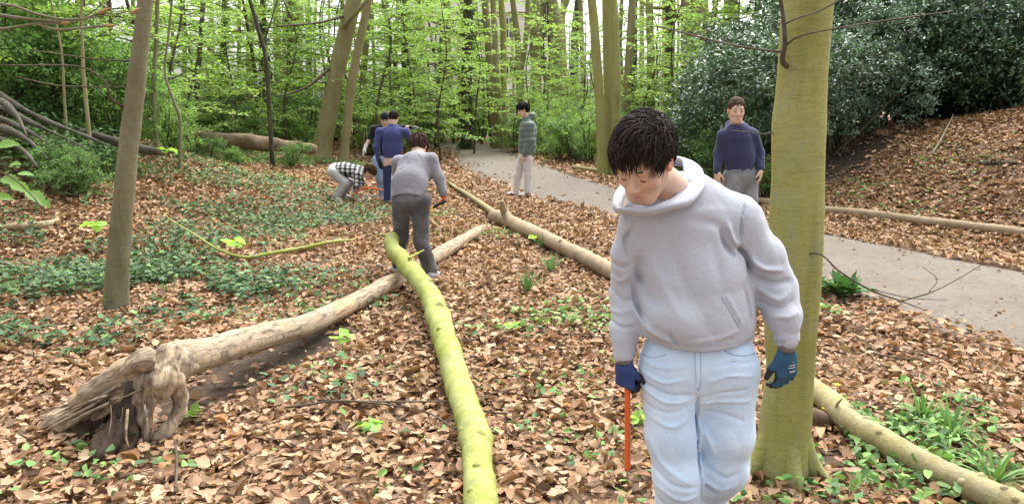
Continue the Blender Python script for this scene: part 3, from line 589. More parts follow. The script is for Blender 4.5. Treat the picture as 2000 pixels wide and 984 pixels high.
# ---- leaves: young trees, holly, undergrowth
gY = 'young trees in fresh leaf among the trunks'; gH = 'holly bushes on the bank'; gU = 'undergrowth bushes along the far edge of the clearing'
LY = 'young tree in fresh light green leaf among the far trunks'
for i, (px, Y, sc) in enumerate([(330, 15, .7), (400, 23, .9), (460, 22, .85), (500, 24, 1.0), (560, 24, .9), (735, 23, .9), (770, 27, 1.1), (815, 25, 1.0), (850, 30, 1.1), (885, 33, 1.2), (940, 34, 1.0), (1040, 28, .7), (1075, 30, .62), (1140, 32, .7), (1215, 27, .8), (1255, 24, .65), (1290, 29, .8), (1335, 25, .75), (1385, 27, .9), (1440, 26, 1.1), (430, 29, 1.1), (540, 31, 1.2), (350, 25, 1.1), (280, 20, 1.0), (240, 23, 1.2), (690, 27, .95), (640, 31, 1.1), (600, 34, 1.2), (1700, 22, 1.0), (1790, 25, 1.2), (1872, 26, 1.15), (1960, 21, 1.0), (1600, 25, 1.2), (1520, 28, 1.3), (120, 27, 1.4), (40, 23, 1.2), (20, 12.4, .7), (110, 13.4, .75), (190, 12.8, .65), (75, 16, .9), (150, 17, .95), (225, 17.5, .9), (370, 19.5, .8), (310, 22, 1.0), (720, 30, 1.1), (790, 34, 1.2), (1310, 22, .7), (1365, 22, .7), (1650, 20, 1.05), (1748, 25, 1.2), (1830, 20, 1.0), (1925, 28.5, 1.4), (1990, 22, 1.2), (480, 34, 1.3), (1685, 18.4, .95), (1795, 18.8, 1.), (1890, 18.5, .95), (1965, 18.2, .9), (1062, 33, .85), (1108, 35, .9), (1165, 29, .7), (960, 31, .85), (405, 33, 1.3), (520, 28, 1.), (580, 29, 1.05), (665, 33, 1.2), (705, 38, 1.3), (745, 36, 1.25), (835, 38, 1.3), (905, 39, 1.2), (1225, 36, .9), (1275, 34, .9), (1345, 32, .9), (800, 29, .95), (1130, 27, .6), (860, 23, .75), (925, 26, .75), (1005, 27, .6), (980, 36, 1.0)]):
    put(YT[i % 5], px, Y, sc, ('light green', 'yellow green', 'mid green', 'tall light green', 'deeper green')[i % 5]+' young tree in the '+where(px, Y), gY)
for i, (px, Y, sc, lab) in enumerate([(20, 13.5, 1.0, 'dark bush at the left picture edge above the beech roots'), (95, 12.5, .95, 'dark leafy bush behind the thin bare stems'), (165, 14, .95, 'dark leafy bush left of the left trunk'), (235, 13, .8, 'dark leafy bush half behind the left trunk'), (60, 16, 1.25, 'tall dark bush filling the upper left corner'), (180, 17, 1.2, 'tall dark bush behind the left trunk'),
    (1405, 16.5, .8, 'dark holly behind the man in the navy hoodie'), (1345, 18, .5, 'lower holly left of the man in the navy hoodie'), (1460, 15, 1.2, 'holly between the man in navy and the beech'), (1475, 18, 1.35, 'tall dark holly above the man in the navy hoodie'), (1640, 14.2, .95, 'holly skirt just right of the beech'), (1700, 16, 1.3, 'large blue green holly right of the beech'), (1780, 17, 1.4, 'wide holly in the middle of the bank top'), (1870, 16.5, 1.3, 'grey green holly behind the bare stemmed bush'), (1950, 17, 1.4, 'holly at the right picture edge on the bank'), (1730, 19, 1.8, 'tall holly towering behind the bank'), (1860, 20, 1.8, 'tall holly behind the right end of the bank'), (1600, 18, 1.8, 'tall dark holly directly behind the beech'), (1990, 15, 1.2, 'last holly cut by the right picture edge')]):
    put(HO[i % 3] if px > 1300 else DK[i % 2], px, Y, sc, lab, gH if px > 1300 else None)
LU = 'green undergrowth bush along the far edge of the clearing'
for i, (px, Y, sc) in enumerate([(380, 21.5, .9), (440, 22, .9), (335, 13.8, .5), (560, 25, 1.0), (600, 27, 1.1), (720, 25, .9), (755, 28, 1.1), (800, 31, 1.1), (830, 33, 1.1), (860, 35, 1.2), (885, 37, 1.1), (940, 36, 1.0), (1000, 31, .8), (1030, 28, .9), (1060, 26, .9), (1090, 24, .85), (1120, 23, .85), (1150, 22, .75), (1240, 20, .7), (1290, 18.5, .7), (1330, 17, .65), (490, 27, 1.1), (650, 31, 1.1), (700, 34, 1.1), (1180, 26, .9), (1210, 23, .8), (1260, 26, 1.0), (300, 19, .9), (250, 17, .8), (1360, 16, .55), (970, 38, 1.1), (780, 40, 1.2), (1060, 38, 1.1), (540, 33, 1.2), (420, 30, 1.2), (1140, 36, 1.1), (920, 40, 1.1)]):
    put(BR[i % 3], px, Y, sc, ('bright low', 'darker low', 'tall light green')[i % 3]+' undergrowth bush in the '+where(px, Y), gU)
put(BR[1], 400, 18.3, .42, 'low bush in front of the left end of the fallen trunk'); put(BR[0], 460, 18.6, .36, 'low bush in front of the middle of the fallen trunk'); put(BR[1], 570, 18.8, .40, 'low bush in front of the right end of the fallen trunk'); put(BR[1], 130, 10.0, .42, 'low bramble bush in front of the beech roots at the left')
put(BR[1], 1385, 14.6, .75, 'bright low bramble behind the man in the navy hoodie'); put(BR[0], 1505, 13.2, .55, 'low bramble between the man in navy and the beech')
rb = thing('bare_bush', 'half bare many stemmed bush on top of the right bank', 'shrub', (gnd(1905, 225)[0], gnd(1905, 225)[1], HH(*gnd(1905, 225)[:2]))); m = MB(); r = np.random.default_rng(4); b = np.array(rb.location)
for k in range(26):
    a = r.random()*6.28; L = .7+.7*r.random(); e = b+[math.cos(a)*L*.55, math.sin(a)*L*.55, L]; m.tube(spline([b+[.08*r.normal(), .08*r.normal(), -.05], (b+e)/2+[.05*r.normal(), .05*r.normal(), .1], e], 7), np.linspace(.013, .003, 7), seg=4)
m.part('stems', rb, B_TWIG); n = 900; Q = b+np.stack([r.normal(0, .5, n), r.normal(0, .5, n), .75+.5*r.random(n)], -1); v, t, c = leaves_on(Q, r.normal(size=(n, 3)), .06, (.12, .20, .08), 4, .6); part('foliage', rb, v, tris=t, col=c, mats=(M_LEAF,))

# ---- a pale house far behind the trees
def mat_plain(name, col, rough=.6, spec=.3, nscale=8, amt=.25, bump=.1, **k):
    n = NT(name); f = n.noise(n.coord(), nscale, 5, .65); c = n.mix(f, tuple(x*(1-amt) for x in col), tuple(min(1, x*(1+amt)) for x in col)); return n.end(n.pbr(c, rough, n.bump(n.noise(n.coord(), nscale*6, 3, .7), bump, .01), spec, **k))
M_WHITE = mat_plain('white_render', (.72, .71, .68), .8); M_GLASS = mat_plain('dark_window_glass', (.05, .06, .07), .08, .6); M_ROOFT = mat_plain('grey_roof_tiles', (.20, .18, .17), .8)
def box(mb, c, s, col=None):
    c = np.array(c); s = np.array(s)/2; k = np.array([[-1, -1, -1], [1, -1, -1], [1, 1, -1], [-1, 1, -1], [-1, -1, 1], [1, -1, 1], [1, 1, 1], [-1, 1, 1]])
    mb.add(c+k*s, [[0, 3, 2, 1], [4, 5, 6, 7], [0, 1, 5, 4], [1, 2, 6, 5], [2, 3, 7, 6], [3, 0, 4, 7]], None, col)
def house(x0, x1, Y, h, label, cols, rows):
    ho = thing('house', label, 'house', ((x0+x1)/2, Y+4, 0)); m = MB(); box(m, ((x0+x1)/2, Y+4, h/2), (x1-x0, 8, h)); m.part('wall', ho, M_WHITE).data.shade_flat()
    m = MB(); cx = (x0+x1)/2; v = [[x0-.4, Y-.4, h+.01], [x1+.4, Y-.4, h+.01], [x1+.4, Y+8.4, h+.01], [x0-.4, Y+8.4, h+.01], [x0+2, Y+4, h+3], [x1-2, Y+4, h+3]]; m.add(v, [[0, 1, 5, 4], [2, 3, 4, 5], [0, 3, 2, 1]], [[1, 2, 5], [3, 0, 4]]); m.part('roof', ho, M_ROOFT).data.shade_flat()
    for i in range(cols):
        for j in range(rows):
            wx = x0+(i+.5)*(x1-x0)/cols; wz = 1.8+j*3.0; m = MB()
            for dx, dz, sx, sz in [(-.62, 0, .1, 1.7), (.62, 0, .1, 1.7), (0, .8, 1.14, .1), (0, -.8, 1.14, .1), (0, .0, .07, 1.5)]: box(m, (wx+dx, Y-.03, wz+dz), (sx, .12, sz))
            w = m.part('window', ho, M_WHITE); w.data.shade_flat(); m = MB(); box(m, (wx, Y-.004, wz), (1.14, .03, 1.5)); p = m.part('pane', ho, M_GLASS); p.parent = w; p.data.shade_flat()
house(-9, 3.5, 62, 9, 'pale house glimpsed between the trunks beyond the path bend', 5, 3)

# ------------------------------------------------------------------ fallen wood
def log(name, label, pts, mat, seg=16, rings=0, rough=.08, nsc=5, extra=(), cat='log', n=60, knots=0, ends=None, seed=0):
    """pts: world rows (x, y, z, radius)"""
    P = spline(np.array(pts), n); rq = np.random.default_rng(seed+31)
    for _ in range(rings): i0 = rq.random()*n; P[:, 3] *= 1+(.03+.05*rq.random())*np.exp(-((np.arange(n)-i0)/(.8+.8*rq.random()))**2)
    root = thing(name, label, cat, tuple(P[len(P)//2][:2])+(HH(*P[len(P)//2][:2]),)); m = MB(); m.tube(P[:, :3], P[:, 3], seg=seg, rough=rough, nsc=nsc, seed=seed)
    r = np.random.default_rng(seed+9)
    for k in range(knots):
        i = r.integers(3, n-4); a = r.random()*6.28; q = P[i, :3]; T_ = P[i+1, :3]-P[i-1, :3]; T_ /= np.linalg.norm(T_); u = np.cross(T_, [0, 0, 1.]); u /= np.linalg.norm(u)+1e-9; d = u*math.cos(a)+np.cross(u, T_)*abs(math.sin(a))
        R = P[i, 3]; m.tube(np.array([q+d*R*.6, q+d*R*.97, q+d*R*(1.04+.12*r.random())+T_*R*.1]), [R*.5, R*.3, R*.15], seg=8, rough=.2)
    m.part('stem', root, mat)
    for ex in extra: m = MB(); E = spline(np.array(ex), 14); m.tube(E[:, :3], E[:, 3], seg=8, rough=.15); m.part('branch_stub', root, mat)
    return root
def gp(px, py, z, rad):                    # point over the ground seen at a pixel, its height z known
    d = ray(px, py); t = (z-CAM_H)/d[2]; p = np.array([0, 0, CAM_H])+d*t; return np.append(p, rad)
log('mossy_log', 'bright yellow green mossy log running toward the camera across the dead trunk', [gp(786, 455, .42, .050), gp(766, 468, .40, .066), gp(769, 490, .34, .078), gp(798, 522, .27, .082), gp(838, 574, .20, .084), gp(862, 640, .15, .082), gp(884, 710, .12, .080), gp(908, 790, .10, .076), gp(927, 845, .095, .076), gp(934, 900, .09, .068), gp(941, 990, .085, .067), gp(948, 1100, .08, .066)], B_MOSSY, seg=28, rough=.13, nsc=11, rings=26, n=190, knots=9,
    extra=[[gp(798, 505, .36, .014), gp(812, 497, .38, .012), gp(828, 488, .40, .006)], [gp(755, 462, .4, .02), gp(747, 458, .42, .018), gp(740, 460, .42, .012)]])
log('forked_log', 'tan log with a broken fork stub lying from the path toward the hoodie', [gp(962, 422, .12, .085), gp(985, 428, .12, .10), gp(1010, 440, .11, .095), gp(1060, 462, .1, .088), gp(1110, 487, .1, .085), gp(1150, 506, .1, .083), gp(1195, 530, .1, .08), gp(1260, 565, .1, .075), gp(1330, 605, .1, .07)], B_LOG, seg=20, knots=8, rings=14, rough=.13, n=110,
    extra=[[gp(1000, 436, .12, .07), gp(988, 418, .22, .06), gp(982, 405, .32, .045), gp(981, 392, .42, .02)], [gp(985, 428, .12, .05), gp(972, 432, .08, .04), gp(962, 436, .03, .02)]])
log('slender_log', 'slim yellow tan log end leading back along the path edge', [gp(968, 418, .09, .055), gp(950, 405, .08, .05), gp(925, 388, .07, .045), gp(905, 375, .06, .042), gp(888, 365, .06, .036), gp(875, 355, .05, .03)], B_LOGG, seg=14, knots=4)
log('right_log', 'olive tan log running from the beech to the lower right corner', [gp(1540, 728, .09, .062), gp(1565, 745, .09, .062), gp(1620, 785, .09, .064), gp(1660, 822, .09, .066), gp(1740, 872, .085, .064), gp(1830, 920, .085, .064), gp(1900, 950, .08, .062), gp(1980, 985, .08, .062), gp(2080, 1030, .08, .06)], B_LOGG, seg=20, knots=10, rings=14, rough=.12, n=120,
    extra=[[gp(1632, 800, .12, .01), gp(1636, 788, .16, .008), gp(1645, 778, .2, .004)]])
log('path_side_log', 'long pale pole lying along the far side of the path at the right', [np.append(gnd(x, y+5)+[0, 0, .06], .062) for x, y in [(1470, 392), (1560, 404), (1600, 411), (1700, 421), (1800, 434), (1900, 446), (2010, 460), (2120, 475)]], B_LOG, seg=12, knots=6)
log('path_side_log', 'short pale pole end on the far verge behind the bent head', [np.append(gnd(x, y+3)+[0, 0, .05], .065) for x, y in [(1120, 327), (1150, 332), (1180, 336), (1240, 345), (1330, 357)]], B_LOGG, seg=12, knots=3)
p = gnd(1575, 838); log('rotten_log_piece', 'short dark rotten log piece tucked behind the beech foot', [np.append(p+[-.12, .06, .06], .055), np.append(p+[-.02, .03, .06], .06), np.append(p+[.08, 0, .05], .055), np.append(p+[.13, -.02, .05], .03)], mat_bark('rotten_wood', (.09, .055, .03), (.15, .085, .045), (.03, .025, .02), bump=1.), seg=14, rough=.35, nsc=14)
def fallen(px, py, Y, w): q = at(px, py, Y); return np.append(q, w*Y/F_PX/2)
log('fallen_trunk', 'big old fallen trunk with split bark lying across the back of the clearing', [fallen(345, 262, 19.5, 12), fallen(380, 264, 19.6, 20), fallen(430, 270, 19.7, 26), fallen(490, 278, 19.7, 26), fallen(550, 285, 19.8, 24), fallen(600, 290, 20, 20), fallen(618, 292, 20, 12)], mat_bark('split_fallen_bark', (.17, .125, .08), (.28, .20, .125), (.05, .04, .03), stretch=(.6, 6, 6), bump=1.), seg=26, rough=.3, nsc=4.5, n=90)
log('low_branch', 'dark fallen branch on the left slope just before the left trunk', [fallen(150, 250, 11.5, 6), fallen(180, 262, 11.3, 12), fallen(220, 275, 11, 16), fallen(270, 290, 11, 18), fallen(310, 297, 10.8, 14)], B_DARK, seg=10, rough=.2)
log('mossy_branch', 'thin mossy green branch lying left of the boy with the saw', [np.append(gnd(px, py)+[0, 0, z], w) for px, py, z, w in [(690, 484, .10, .012), (640, 490, .1, .02), (580, 500, .08, .024), (530, 508, .08, .022), (480, 516, .08, .018), (430, 512, .14, .014), (385, 496, .22, .012), (340, 480, .3, .008), (325, 470, .34, .005)]], B_MOSSY, seg=8, cat='branch',
    extra=[[np.append(gnd(410, 508)+[0, 0, .16], .008), np.append(gnd(390, 512)+[0, 0, .12], .006), np.append(gnd(370, 520)+[0, 0, .05], .004)]])
log('pale_stick', 'flat pale piece of dead wood at the left picture edge', [np.append(gnd(px, py)+[0, 0, .04], w) for px, py, w in [(-20, 452, .03), (40, 450, .05), (90, 445, .045), (115, 435, .02)]], B_LOG, seg=8, cat='stick')
log('bank_stick', 'pale stick poking up on the leafy right bank', [np.append(gnd(1820, 305)+[0, 0, .03], .02), np.append(gnd(1835, 285)+[0, 0, .08], .018), np.append(gnd(1850, 262)+[0, 0, .15], .012), np.append(gnd(1860, 245)+[0, 0, .2], .006)], B_GREY, seg=7, cat='stick')
log('dark_stick', 'short dark stick lying high on the right bank', [np.append(gnd(x, 322)+[0, 0, .03], w) for x, w in [(1910, .015), (1945, .035), (1985, .02)]], B_DARK, seg=7, cat='stick')
for i, (pp, lab) in enumerate([([(620, 800), (700, 806), (800, 815), (850, 835), (895, 865)], 'bare twig crossing the leaves left of the mossy log'), ([(345, 985), (348, 930), (344, 880)], 'thin upright twig in the leaves at the bottom left'), ([(560, 815), (650, 806), (760, 803), (900, 806)], 'long thin straight twig just above the forked one'), ([(860, 800), (960, 828), (1010, 826)], 'dark twig on the soil right of the mossy log'), ([(0, 465), (40, 475), (90, 480)], 'pale twig at the left picture edge below the flat wood'), ([(610, 420), (690, 455), (760, 470)], 'thin twig leaning before the boy with the saw'), ([(1700, 705), (1760, 720), (1800, 716)], 'small brown stick near the path edge at the right')]):
    log('twig', lab, [np.append(gnd(a, b)+[0, 0, .06+.01*(k % 2)], .007*(1-.12*k)) for k, (a, b) in enumerate(pp)], B_TWIG, seg=6, n=20, cat='twig', seed=i)
# ------------------------------------------------------------------ smooth solids: a signed distance field and its surface
def surface_nets(F, xs, ys, zs):
    s = F < 0; nx, ny, nz = F.shape
    c = sum(s[a:nx-1+a, b:ny-1+b, d:nz-1+d].astype(np.int8) for a in (0, 1) for b in (0, 1) for d in (0, 1))
    act = (c > 0) & (c < 8); I, J, K = np.nonzero(act); idx = np.full(act.shape, -1, np.int64); idx[I, J, K] = np.arange(len(I))
    pos = np.zeros((len(I), 3)); cn = np.zeros(len(I))
    for ax in range(3):
        for a in (0, 1):
            for b in (0, 1):
                o = [a, b]; o.insert(ax, 0); e = list(o); e[ax] = 1
                v0 = F[I+o[0], J+o[1], K+o[2]]; v1 = F[I+e[0], J+e[1], K+e[2]]; m = (v0 < 0) != (v1 < 0)
                t = np.where(m, v0/np.where(m, v0-v1, 1), 0)
                p0 = np.stack([xs[I+o[0]], ys[J+o[1]], zs[K+o[2]]], -1); p1 = np.stack([xs[I+e[0]], ys[J+e[1]], zs[K+e[2]]], -1)
                pos += np.where(m[:, None], p0+(p1-p0)*t[:, None], 0); cn += m
    pos /= cn[:, None]; Q = []
    def emit(sa, sb, c0, c1, c2, c3):
        m = sa != sb; f = sa[m]; q = np.stack([c0[m], c1[m], c2[m], c3[m]], -1); q[~f] = q[~f][:, ::-1]; Q.append(q)
    emit(s[:-1, 1:-1, 1:-1], s[1:, 1:-1, 1:-1], idx[:, :-1, :-1], idx[:, 1:, :-1], idx[:, 1:, 1:], idx[:, :-1, 1:])
    emit(s[1:-1, :-1, 1:-1], s[1:-1, 1:, 1:-1], idx[:-1, :, :-1], idx[:-1, :, 1:], idx[1:, :, 1:], idx[1:, :, :-1])
    emit(s[1:-1, 1:-1, :-1], s[1:-1, 1:-1, 1:], idx[:-1, :-1, :], idx[1:, :-1, :], idx[1:, 1:, :], idx[:-1, 1:, :])
    return pos, np.vstack(Q)
A3 = lambda p: np.asarray(p, float)[:3]
def rc(a, b, ra, rb=None, k=.03, op='u', squash=None): return dict(t='rc', a=A3(a), b=A3(b), ra=ra, rb=ra if rb is None else rb, k=k, op=op, sq=squash)
def el(c, r, R=None, k=.02, op='u'): return dict(t='el', c=A3(c), r=np.asarray(r, float), R=np.eye(3) if R is None else np.asarray(R), k=k, op=op)
def chain(pts, rad, k=.03, squash=None): return [rc(pts[i], pts[i+1], rad[i], rad[i+1], k, 'u', squash) for i in range(len(pts)-1)]
def pbox(p):
    pad = p['k']*1.2+.02
    if p['t'] == 'rc': r = max(p['ra'], p['rb'])+pad; return np.minimum(p['a'], p['b'])-r, np.maximum(p['a'], p['b'])+r
    r = p['r'].max()+pad; return p['c']-r, p['c']+r
def pdist(p, P):
    if p['t'] == 'rc':
        d = P-p['a']; ab = p['b']-p['a']
        if p['sq'] is not None:
            u, f = p['sq']; u = np.asarray(u, float); u = u/np.linalg.norm(u); d = d+(d@u)[..., None]*u*(1/f-1); ab = ab+(ab@u)*u*(1/f-1)
        t = np.clip((d@ab)/max(ab@ab, 1e-9), 0, 1); e = d-t[..., None]*ab
        return np.sqrt((e*e).sum(-1))-(p['ra']+(p['rb']-p['ra'])*t)
    q = (P-p['c'])@p['R'].T; k0 = np.sqrt(((q/p['r'])**2).sum(-1)); k1 = np.sqrt(((q/p['r']**2)**2).sum(-1))+1e-9
    return k0*(k0-1)/k1
def axis_pts(lo, hi, h, fine):
    if fine is None: return np.arange(lo, hi+h, h)
    a, b, hf = fine; return np.concatenate([np.arange(lo, a, h), np.arange(max(a, lo), min(b, hi), hf), np.arange(max(b, lo), hi+h, h)])
def solid(prims, h, disp=None, fine=None, cut=None):
    B = [pbox(p) for p in prims if p['op'] == 'u']; lo = np.min([b[0] for b in B], 0)-.01; hi = np.max([b[1] for b in B], 0)+.01
    ax = [axis_pts(lo[i], hi[i], h, None if fine is None else (fine[0][i], fine[1][i], fine[2])) for i in range(3)]
    F = np.full([len(a) for a in ax], 9., np.float32)
    for p in prims:
        a, b = pbox(p); sl = [slice(max(0, np.searchsorted(ax[i], a[i])-1), np.searchsorted(ax[i], b[i])+1) for i in range(3)]
        g = np.stack(np.meshgrid(ax[0][sl[0]], ax[1][sl[1]], ax[2][sl[2]], indexing='ij'), -1)
        if g.size == 0: continue
        d = pdist(p, g); o = F[tuple(sl)]; k = p['k']
        if p['op'] == 'u': w = np.clip(.5+.5*(o-d)/k, 0, 1); n = o*(1-w)+d*w-k*w*(1-w)
        else: d = -d; w = np.clip(.5+.5*(d-o)/k, 0, 1); n = o*(1-w)+d*w+k*w*(1-w)
        F[tuple(sl)] = n
    if disp is not None or cut is not None:
        near = np.argwhere(np.abs(F) < .06); P = np.stack([ax[i][near[:, i]] for i in range(3)], -1)
        if disp is not None: F[near[:, 0], near[:, 1], near[:, 2]] += disp(P)
        if cut is not None:
            G = np.stack(np.meshgrid(*ax, indexing='ij'), -1); F = np.maximum(F, cut(G))
    F[0] = F[-1] = 9; F[:, 0] = F[:, -1] = 9; F[:, :, 0] = F[:, :, -1] = 9
    return surface_nets(F, *ax)

# ------------------------------------------------------------------ the dead trunk with its torn root end
dt = thing('dead_trunk', 'long bare weathered dead trunk with a torn rotten root end', 'fallen tree', (-1.3, 5.2, 0))
DP = np.array([gp(300, 722, .35, .05), gp(325, 711, .355, .095), gp(352, 701, .35, .110), gp(400, 690, .32, .096), gp(450, 673, .27, .086), gp(520, 655, .21, .081), gp(600, 634, .16, .079), gp(680, 596, .125, .078), gp(760, 555, .11, .076), gp(800, 533, .10, .075), gp(860, 495, .10, .076), gp(905, 468, .10, .07), gp(935, 450, .09, .058), gp(948, 443, .09, .03)])
DS = spline(DP, 130); seg = 28
v, q, t = tube(DS[:, :3], DS[:, 3], seg=seg, rough=.16, nsc=5)
ln = np.concatenate([[0], np.cumsum(np.linalg.norm(np.diff(DS[:, :3], axis=0), axis=1))])
cc = np.stack([np.repeat(ln, seg), np.tile(np.abs(np.linspace(-1, 1, seg))*.3, len(DS)), np.repeat(smooth((.5-ln)/.5)*.35+.08, seg)], -1); cc = np.vstack([cc, cc[:1], cc[-1:]])
part('trunk', dt, v, quads=q, tris=t, col=cc, mats=(M_DEAD,))
M_ROT = mat_bark('rotten_dark_wood', (.05, .033, .022), (.11, .075, .05), (.02, .015, .012), bump=1., fine=40)
def root_part(prims, name, h=.009, rot=.5, along=(1, -.5, .4), amp=.014, cutf=None, mat=None):
    al = np.array(along, float); al /= np.linalg.norm(al); s1 = np.cross(al, [0, 0, 1.]); s1 /= np.linalg.norm(s1); s2 = np.cross(al, s1)
    def disp(P): Q = np.stack([P@al*2.2, P@s1*15, P@s2*15], -1); return amp*(NZ(Q)+.6*NZ(Q*2.1+9))+.006*NZ(P, 30.)
    v, q = solid(prims, h, disp, cut=cutf)
    c = np.stack([v@al, (v@s1+v@s2)*.9, np.clip(rot+.8*NZ(v, 5.), 0, 1)], -1); part(name, dt, v, quads=q, col=c, mats=(mat or M_DEAD,))
def g3(px, py, z): return gp(px, py, z, 0)[:3]
r0 = DS[3, :3]
root_part(chain([g3(345, 700, .36), g3(300, 728, .34), g3(250, 755, .27), g3(190, 788, .17), g3(120, 818, .09), g3(88, 830, .06)], [.10, .098, .075, .056, .046, .026], .05, ((.3, -.6, 1), .45))+chain([g3(290, 712, .42), g3(240, 722, .36), g3(180, 770, .25), g3(150, 788, .2)], [.05, .045, .035, .02], .03), 'root', rot=.12, along=(r0-g3(120, 812, .12)), amp=.032)
root_part(chain([g3(330, 715, .36), g3(310, 742, .33), g3(293, 775, .24), g3(286, 820, .12), g3(283, 868, .0)], [.105, .072, .048, .038, .026], .04)+chain([g3(300, 745, .32), g3(268, 780, .22), g3(240, 812, .14)], [.055, .036, .02], .03), 'root', rot=.2, along=(.15, .3, 1), amp=.022)
root_part(chain([g3(340, 745, .30), g3(352, 775, .2), g3(350, 805, .12), g3(325, 840, .05), g3(300, 865, .0)], [.06, .03, .026, .03, .025], .03), 'root', rot=.1, along=(.1, .3, 1), amp=.008)
root_part(chain([g3(270, 760, .26), g3(240, 800, .16), g3(215, 850, .07), g3(205, 880, .03)], [.07, .06, .05, .02], .04)+chain([g3(250, 810, .13), g3(262, 850, .05), g3(250, 890, .0)], [.06, .045, .02], .04)+chain([g3(200, 810, .12), g3(170, 850, .05), g3(155, 880, .02)], [.035, .03, .012], .03), 'rotten_core', rot=1.2, along=(.1, .5, 1), amp=.055, mat=M_ROT)
r = np.random.default_rng(8)
for k in range(60):                          # splinters along the torn edge
    f = r.random(); a = g3(270-150*f+12*r.normal(), 740+75*f+10*r.normal(), .30-.2*f+.03*r.normal()); d = (g3(90, 826, .08)-r0); d /= np.linalg.norm(d); L = .12+.22*r.random()*(.4+f); m = MB()
    e = a+d*L+[.02*r.normal(), .02*r.normal(), .02*r.normal()]; v, q, t = tube(spline([a-d*.05, (a+e)/2+.008*r.normal(size=3), e], 7), np.linspace(.03, .003, 7)*(.4+.8*r.random()), seg=5, rough=.3, flat=.35)
    cc = np.stack([v@d, v[:, 2]*1.5, np.full(len(v), .15)], -1); part('splinter', dt, v, quads=q, tris=t, col=cc, mats=(M_DEAD,))
for k in range(34):                          # broken shards hanging round the hollow
    a = g3(205+95*r.random(), 745+60*r.random(), .12+.2*r.random()); e = a+np.array([.03*r.normal(), -.02-.05*r.random(), -.07-.12*r.random()])
    v, q, t = tube(spline([a, (a+e)/2+.012*r.normal(size=3), e], 6), np.array([.8, 1, .9, .7, .45, .1])*(.004+.008*r.random()), seg=5, rough=.3, flat=.35); cc = np.stack([v[:, 2], v[:, 0]*1.5, np.full(len(v), .2)], -1); part('splinter', dt, v, quads=q, tris=t, col=cc, mats=(M_DEAD if k % 3 else M_ROT,))
# ---- the huge beech whose roots come in from the left
ro = thing('beech_tree', 'spreading snake like roots of a big beech beyond the left picture edge', 'tree', (-9.6, 11.8, HH(-9.6, 11.8)))
m = MB(); m.tube(spline([[-9.6, 11.8, .8], [-9.6, 11.8, 2.0], [-9.6, 11.9, 3.5], [-9.7, 12, 9.]], 20), np.linspace(.75, .45, 20), seg=24, rough=.1, nsc=1.); m.part('trunk', ro, B_ROOT)
for k, pts in enumerate([[(-70, 150), (0, 182), (40, 205), (90, 228), (150, 245), (215, 262)], [(-60, 190), (0, 205), (50, 228), (110, 250), (170, 268)], [(-60, 215), (0, 226), (60, 250), (120, 272)], [(-60, 245), (0, 246), (50, 262), (90, 285)], [(-60, 170), (0, 192), (30, 215), (50, 240)], [(-50, 262), (0, 268), (40, 280), (70, 300)]]):
    Yr = 11.2-.25*k; Q = []
    for j, (a, b) in enumerate(pts): p = at(a, b, Yr-.25*j); Q.append(np.append([p[0], p[1], max(p[2], HH(p[0], p[1])) if j else p[2]], .065*(1-.85*j/(len(pts)-1))))
    Q = spline(np.array(Q), 30); Q[:, 2] -= .03+.14*np.linspace(0, 1, 30)**3; m = MB(); m.tube(Q[:, :3], Q[:, 3], seg=12, rough=.5, nsc=4, seed=k); m.part('root', ro, B_ROOT)
# ---- twigs with buds and fresh leaves reaching in from the left edge, close to the camera
tb = thing('budding_branch', 'thin grey branch with tan buds reaching in at the top left corner', 'branch', tuple(at(-120, 60, 2.6)))
for pts in [[(-150, 60), (0, 57), (70, 47), (140, 44), (215, 17)], [(-150, 20), (0, 8), (80, 30), (150, 38), (270, 20)], [(70, 47), (110, 58), (160, 55), (222, 50)], [(0, 30), (60, 38), (140, 44)]]:
    Q = spline(np.array([np.append(at(a, b, 2.6), .006-.001*j) for j, (a, b) in enumerate(pts)]), 24); m = MB(); m.tube(Q[:, :3], Q[:, 3], seg=6, rough=.2); m.part('twig', tb, B_GREY)
M_BUD = mat_plain('bud_scale', (.30, .19, .08), .6)
for (a, b, c, d) in [(190, 27, 215, 16), (255, 28, 274, 16), (205, 50, 224, 50), (120, 46, 140, 43)]:
    Q = spline([at(a, b, 2.6), at((a+c)/2, (b+d)/2+1, 2.6), at(c, d, 2.6)], 8); m = MB(); m.tube(Q, .0075*np.sin(np.linspace(.5, 3.0, 8)), seg=7); m.part('bud', tb, M_BUD)
lf = thing('leafy_sprig', 'fresh green toothed leaves hanging in at the left picture edge', 'branch', tuple(at(-80, 330, 5.2))); r = np.random.default_rng(6)
Q = spline(np.array([np.append(at(a, b, 5.2), .008-.0012*j) for j, (a, b) in enumerate([(-140, 360), (-40, 330), (20, 345), (60, 380), (85, 410)])]), 20); m = MB(); m.tube(Q[:, :3], Q[:, 3], seg=6); m.part('stem', lf, B_TWIG)
for (px, py, L, yaw, tl) in [(15, 282, .20, .2, -.1), (30, 320, .12, -.2, .0), (20, 352, .22, -.3, .25), (40, 366, .2, -.1, .4), (70, 385, .24, -.35, .5), (8, 385, .16, .4, .2), (90, 398, .13, -.6, .5), (50, 340, .14, .3, .1)]:
    n = 11; u = np.linspace(0, 1, n); w = .30*np.sin(np.pi*u**.8)**.8*(1+.12*np.where(np.arange(n) % 2, 1, -1)); w[0] = w[-1] = .02
    v = np.stack([np.stack([u-.5, s*w, -.25*(u-.4)**2+.10*abs(s)*w*2-(.02 if s == 0 else 0)], -1) for s in (-1, -.5, 0, .5, 1)], 1).reshape(-1, 3)*L*.75
    R = rots(np.array([yaw]), np.array([tl]), np.array([.5+.2*r.normal()]))[0]; part('leaf', lf, v@R.T+at(px, py, 5.2+.1*r.normal()), quads=grid_quads(n, 5), col=np.tile(np.array([.15, .28, .06])*(.9+.3*r.random()), (len(v), 1)), mats=(M_LEAF,))
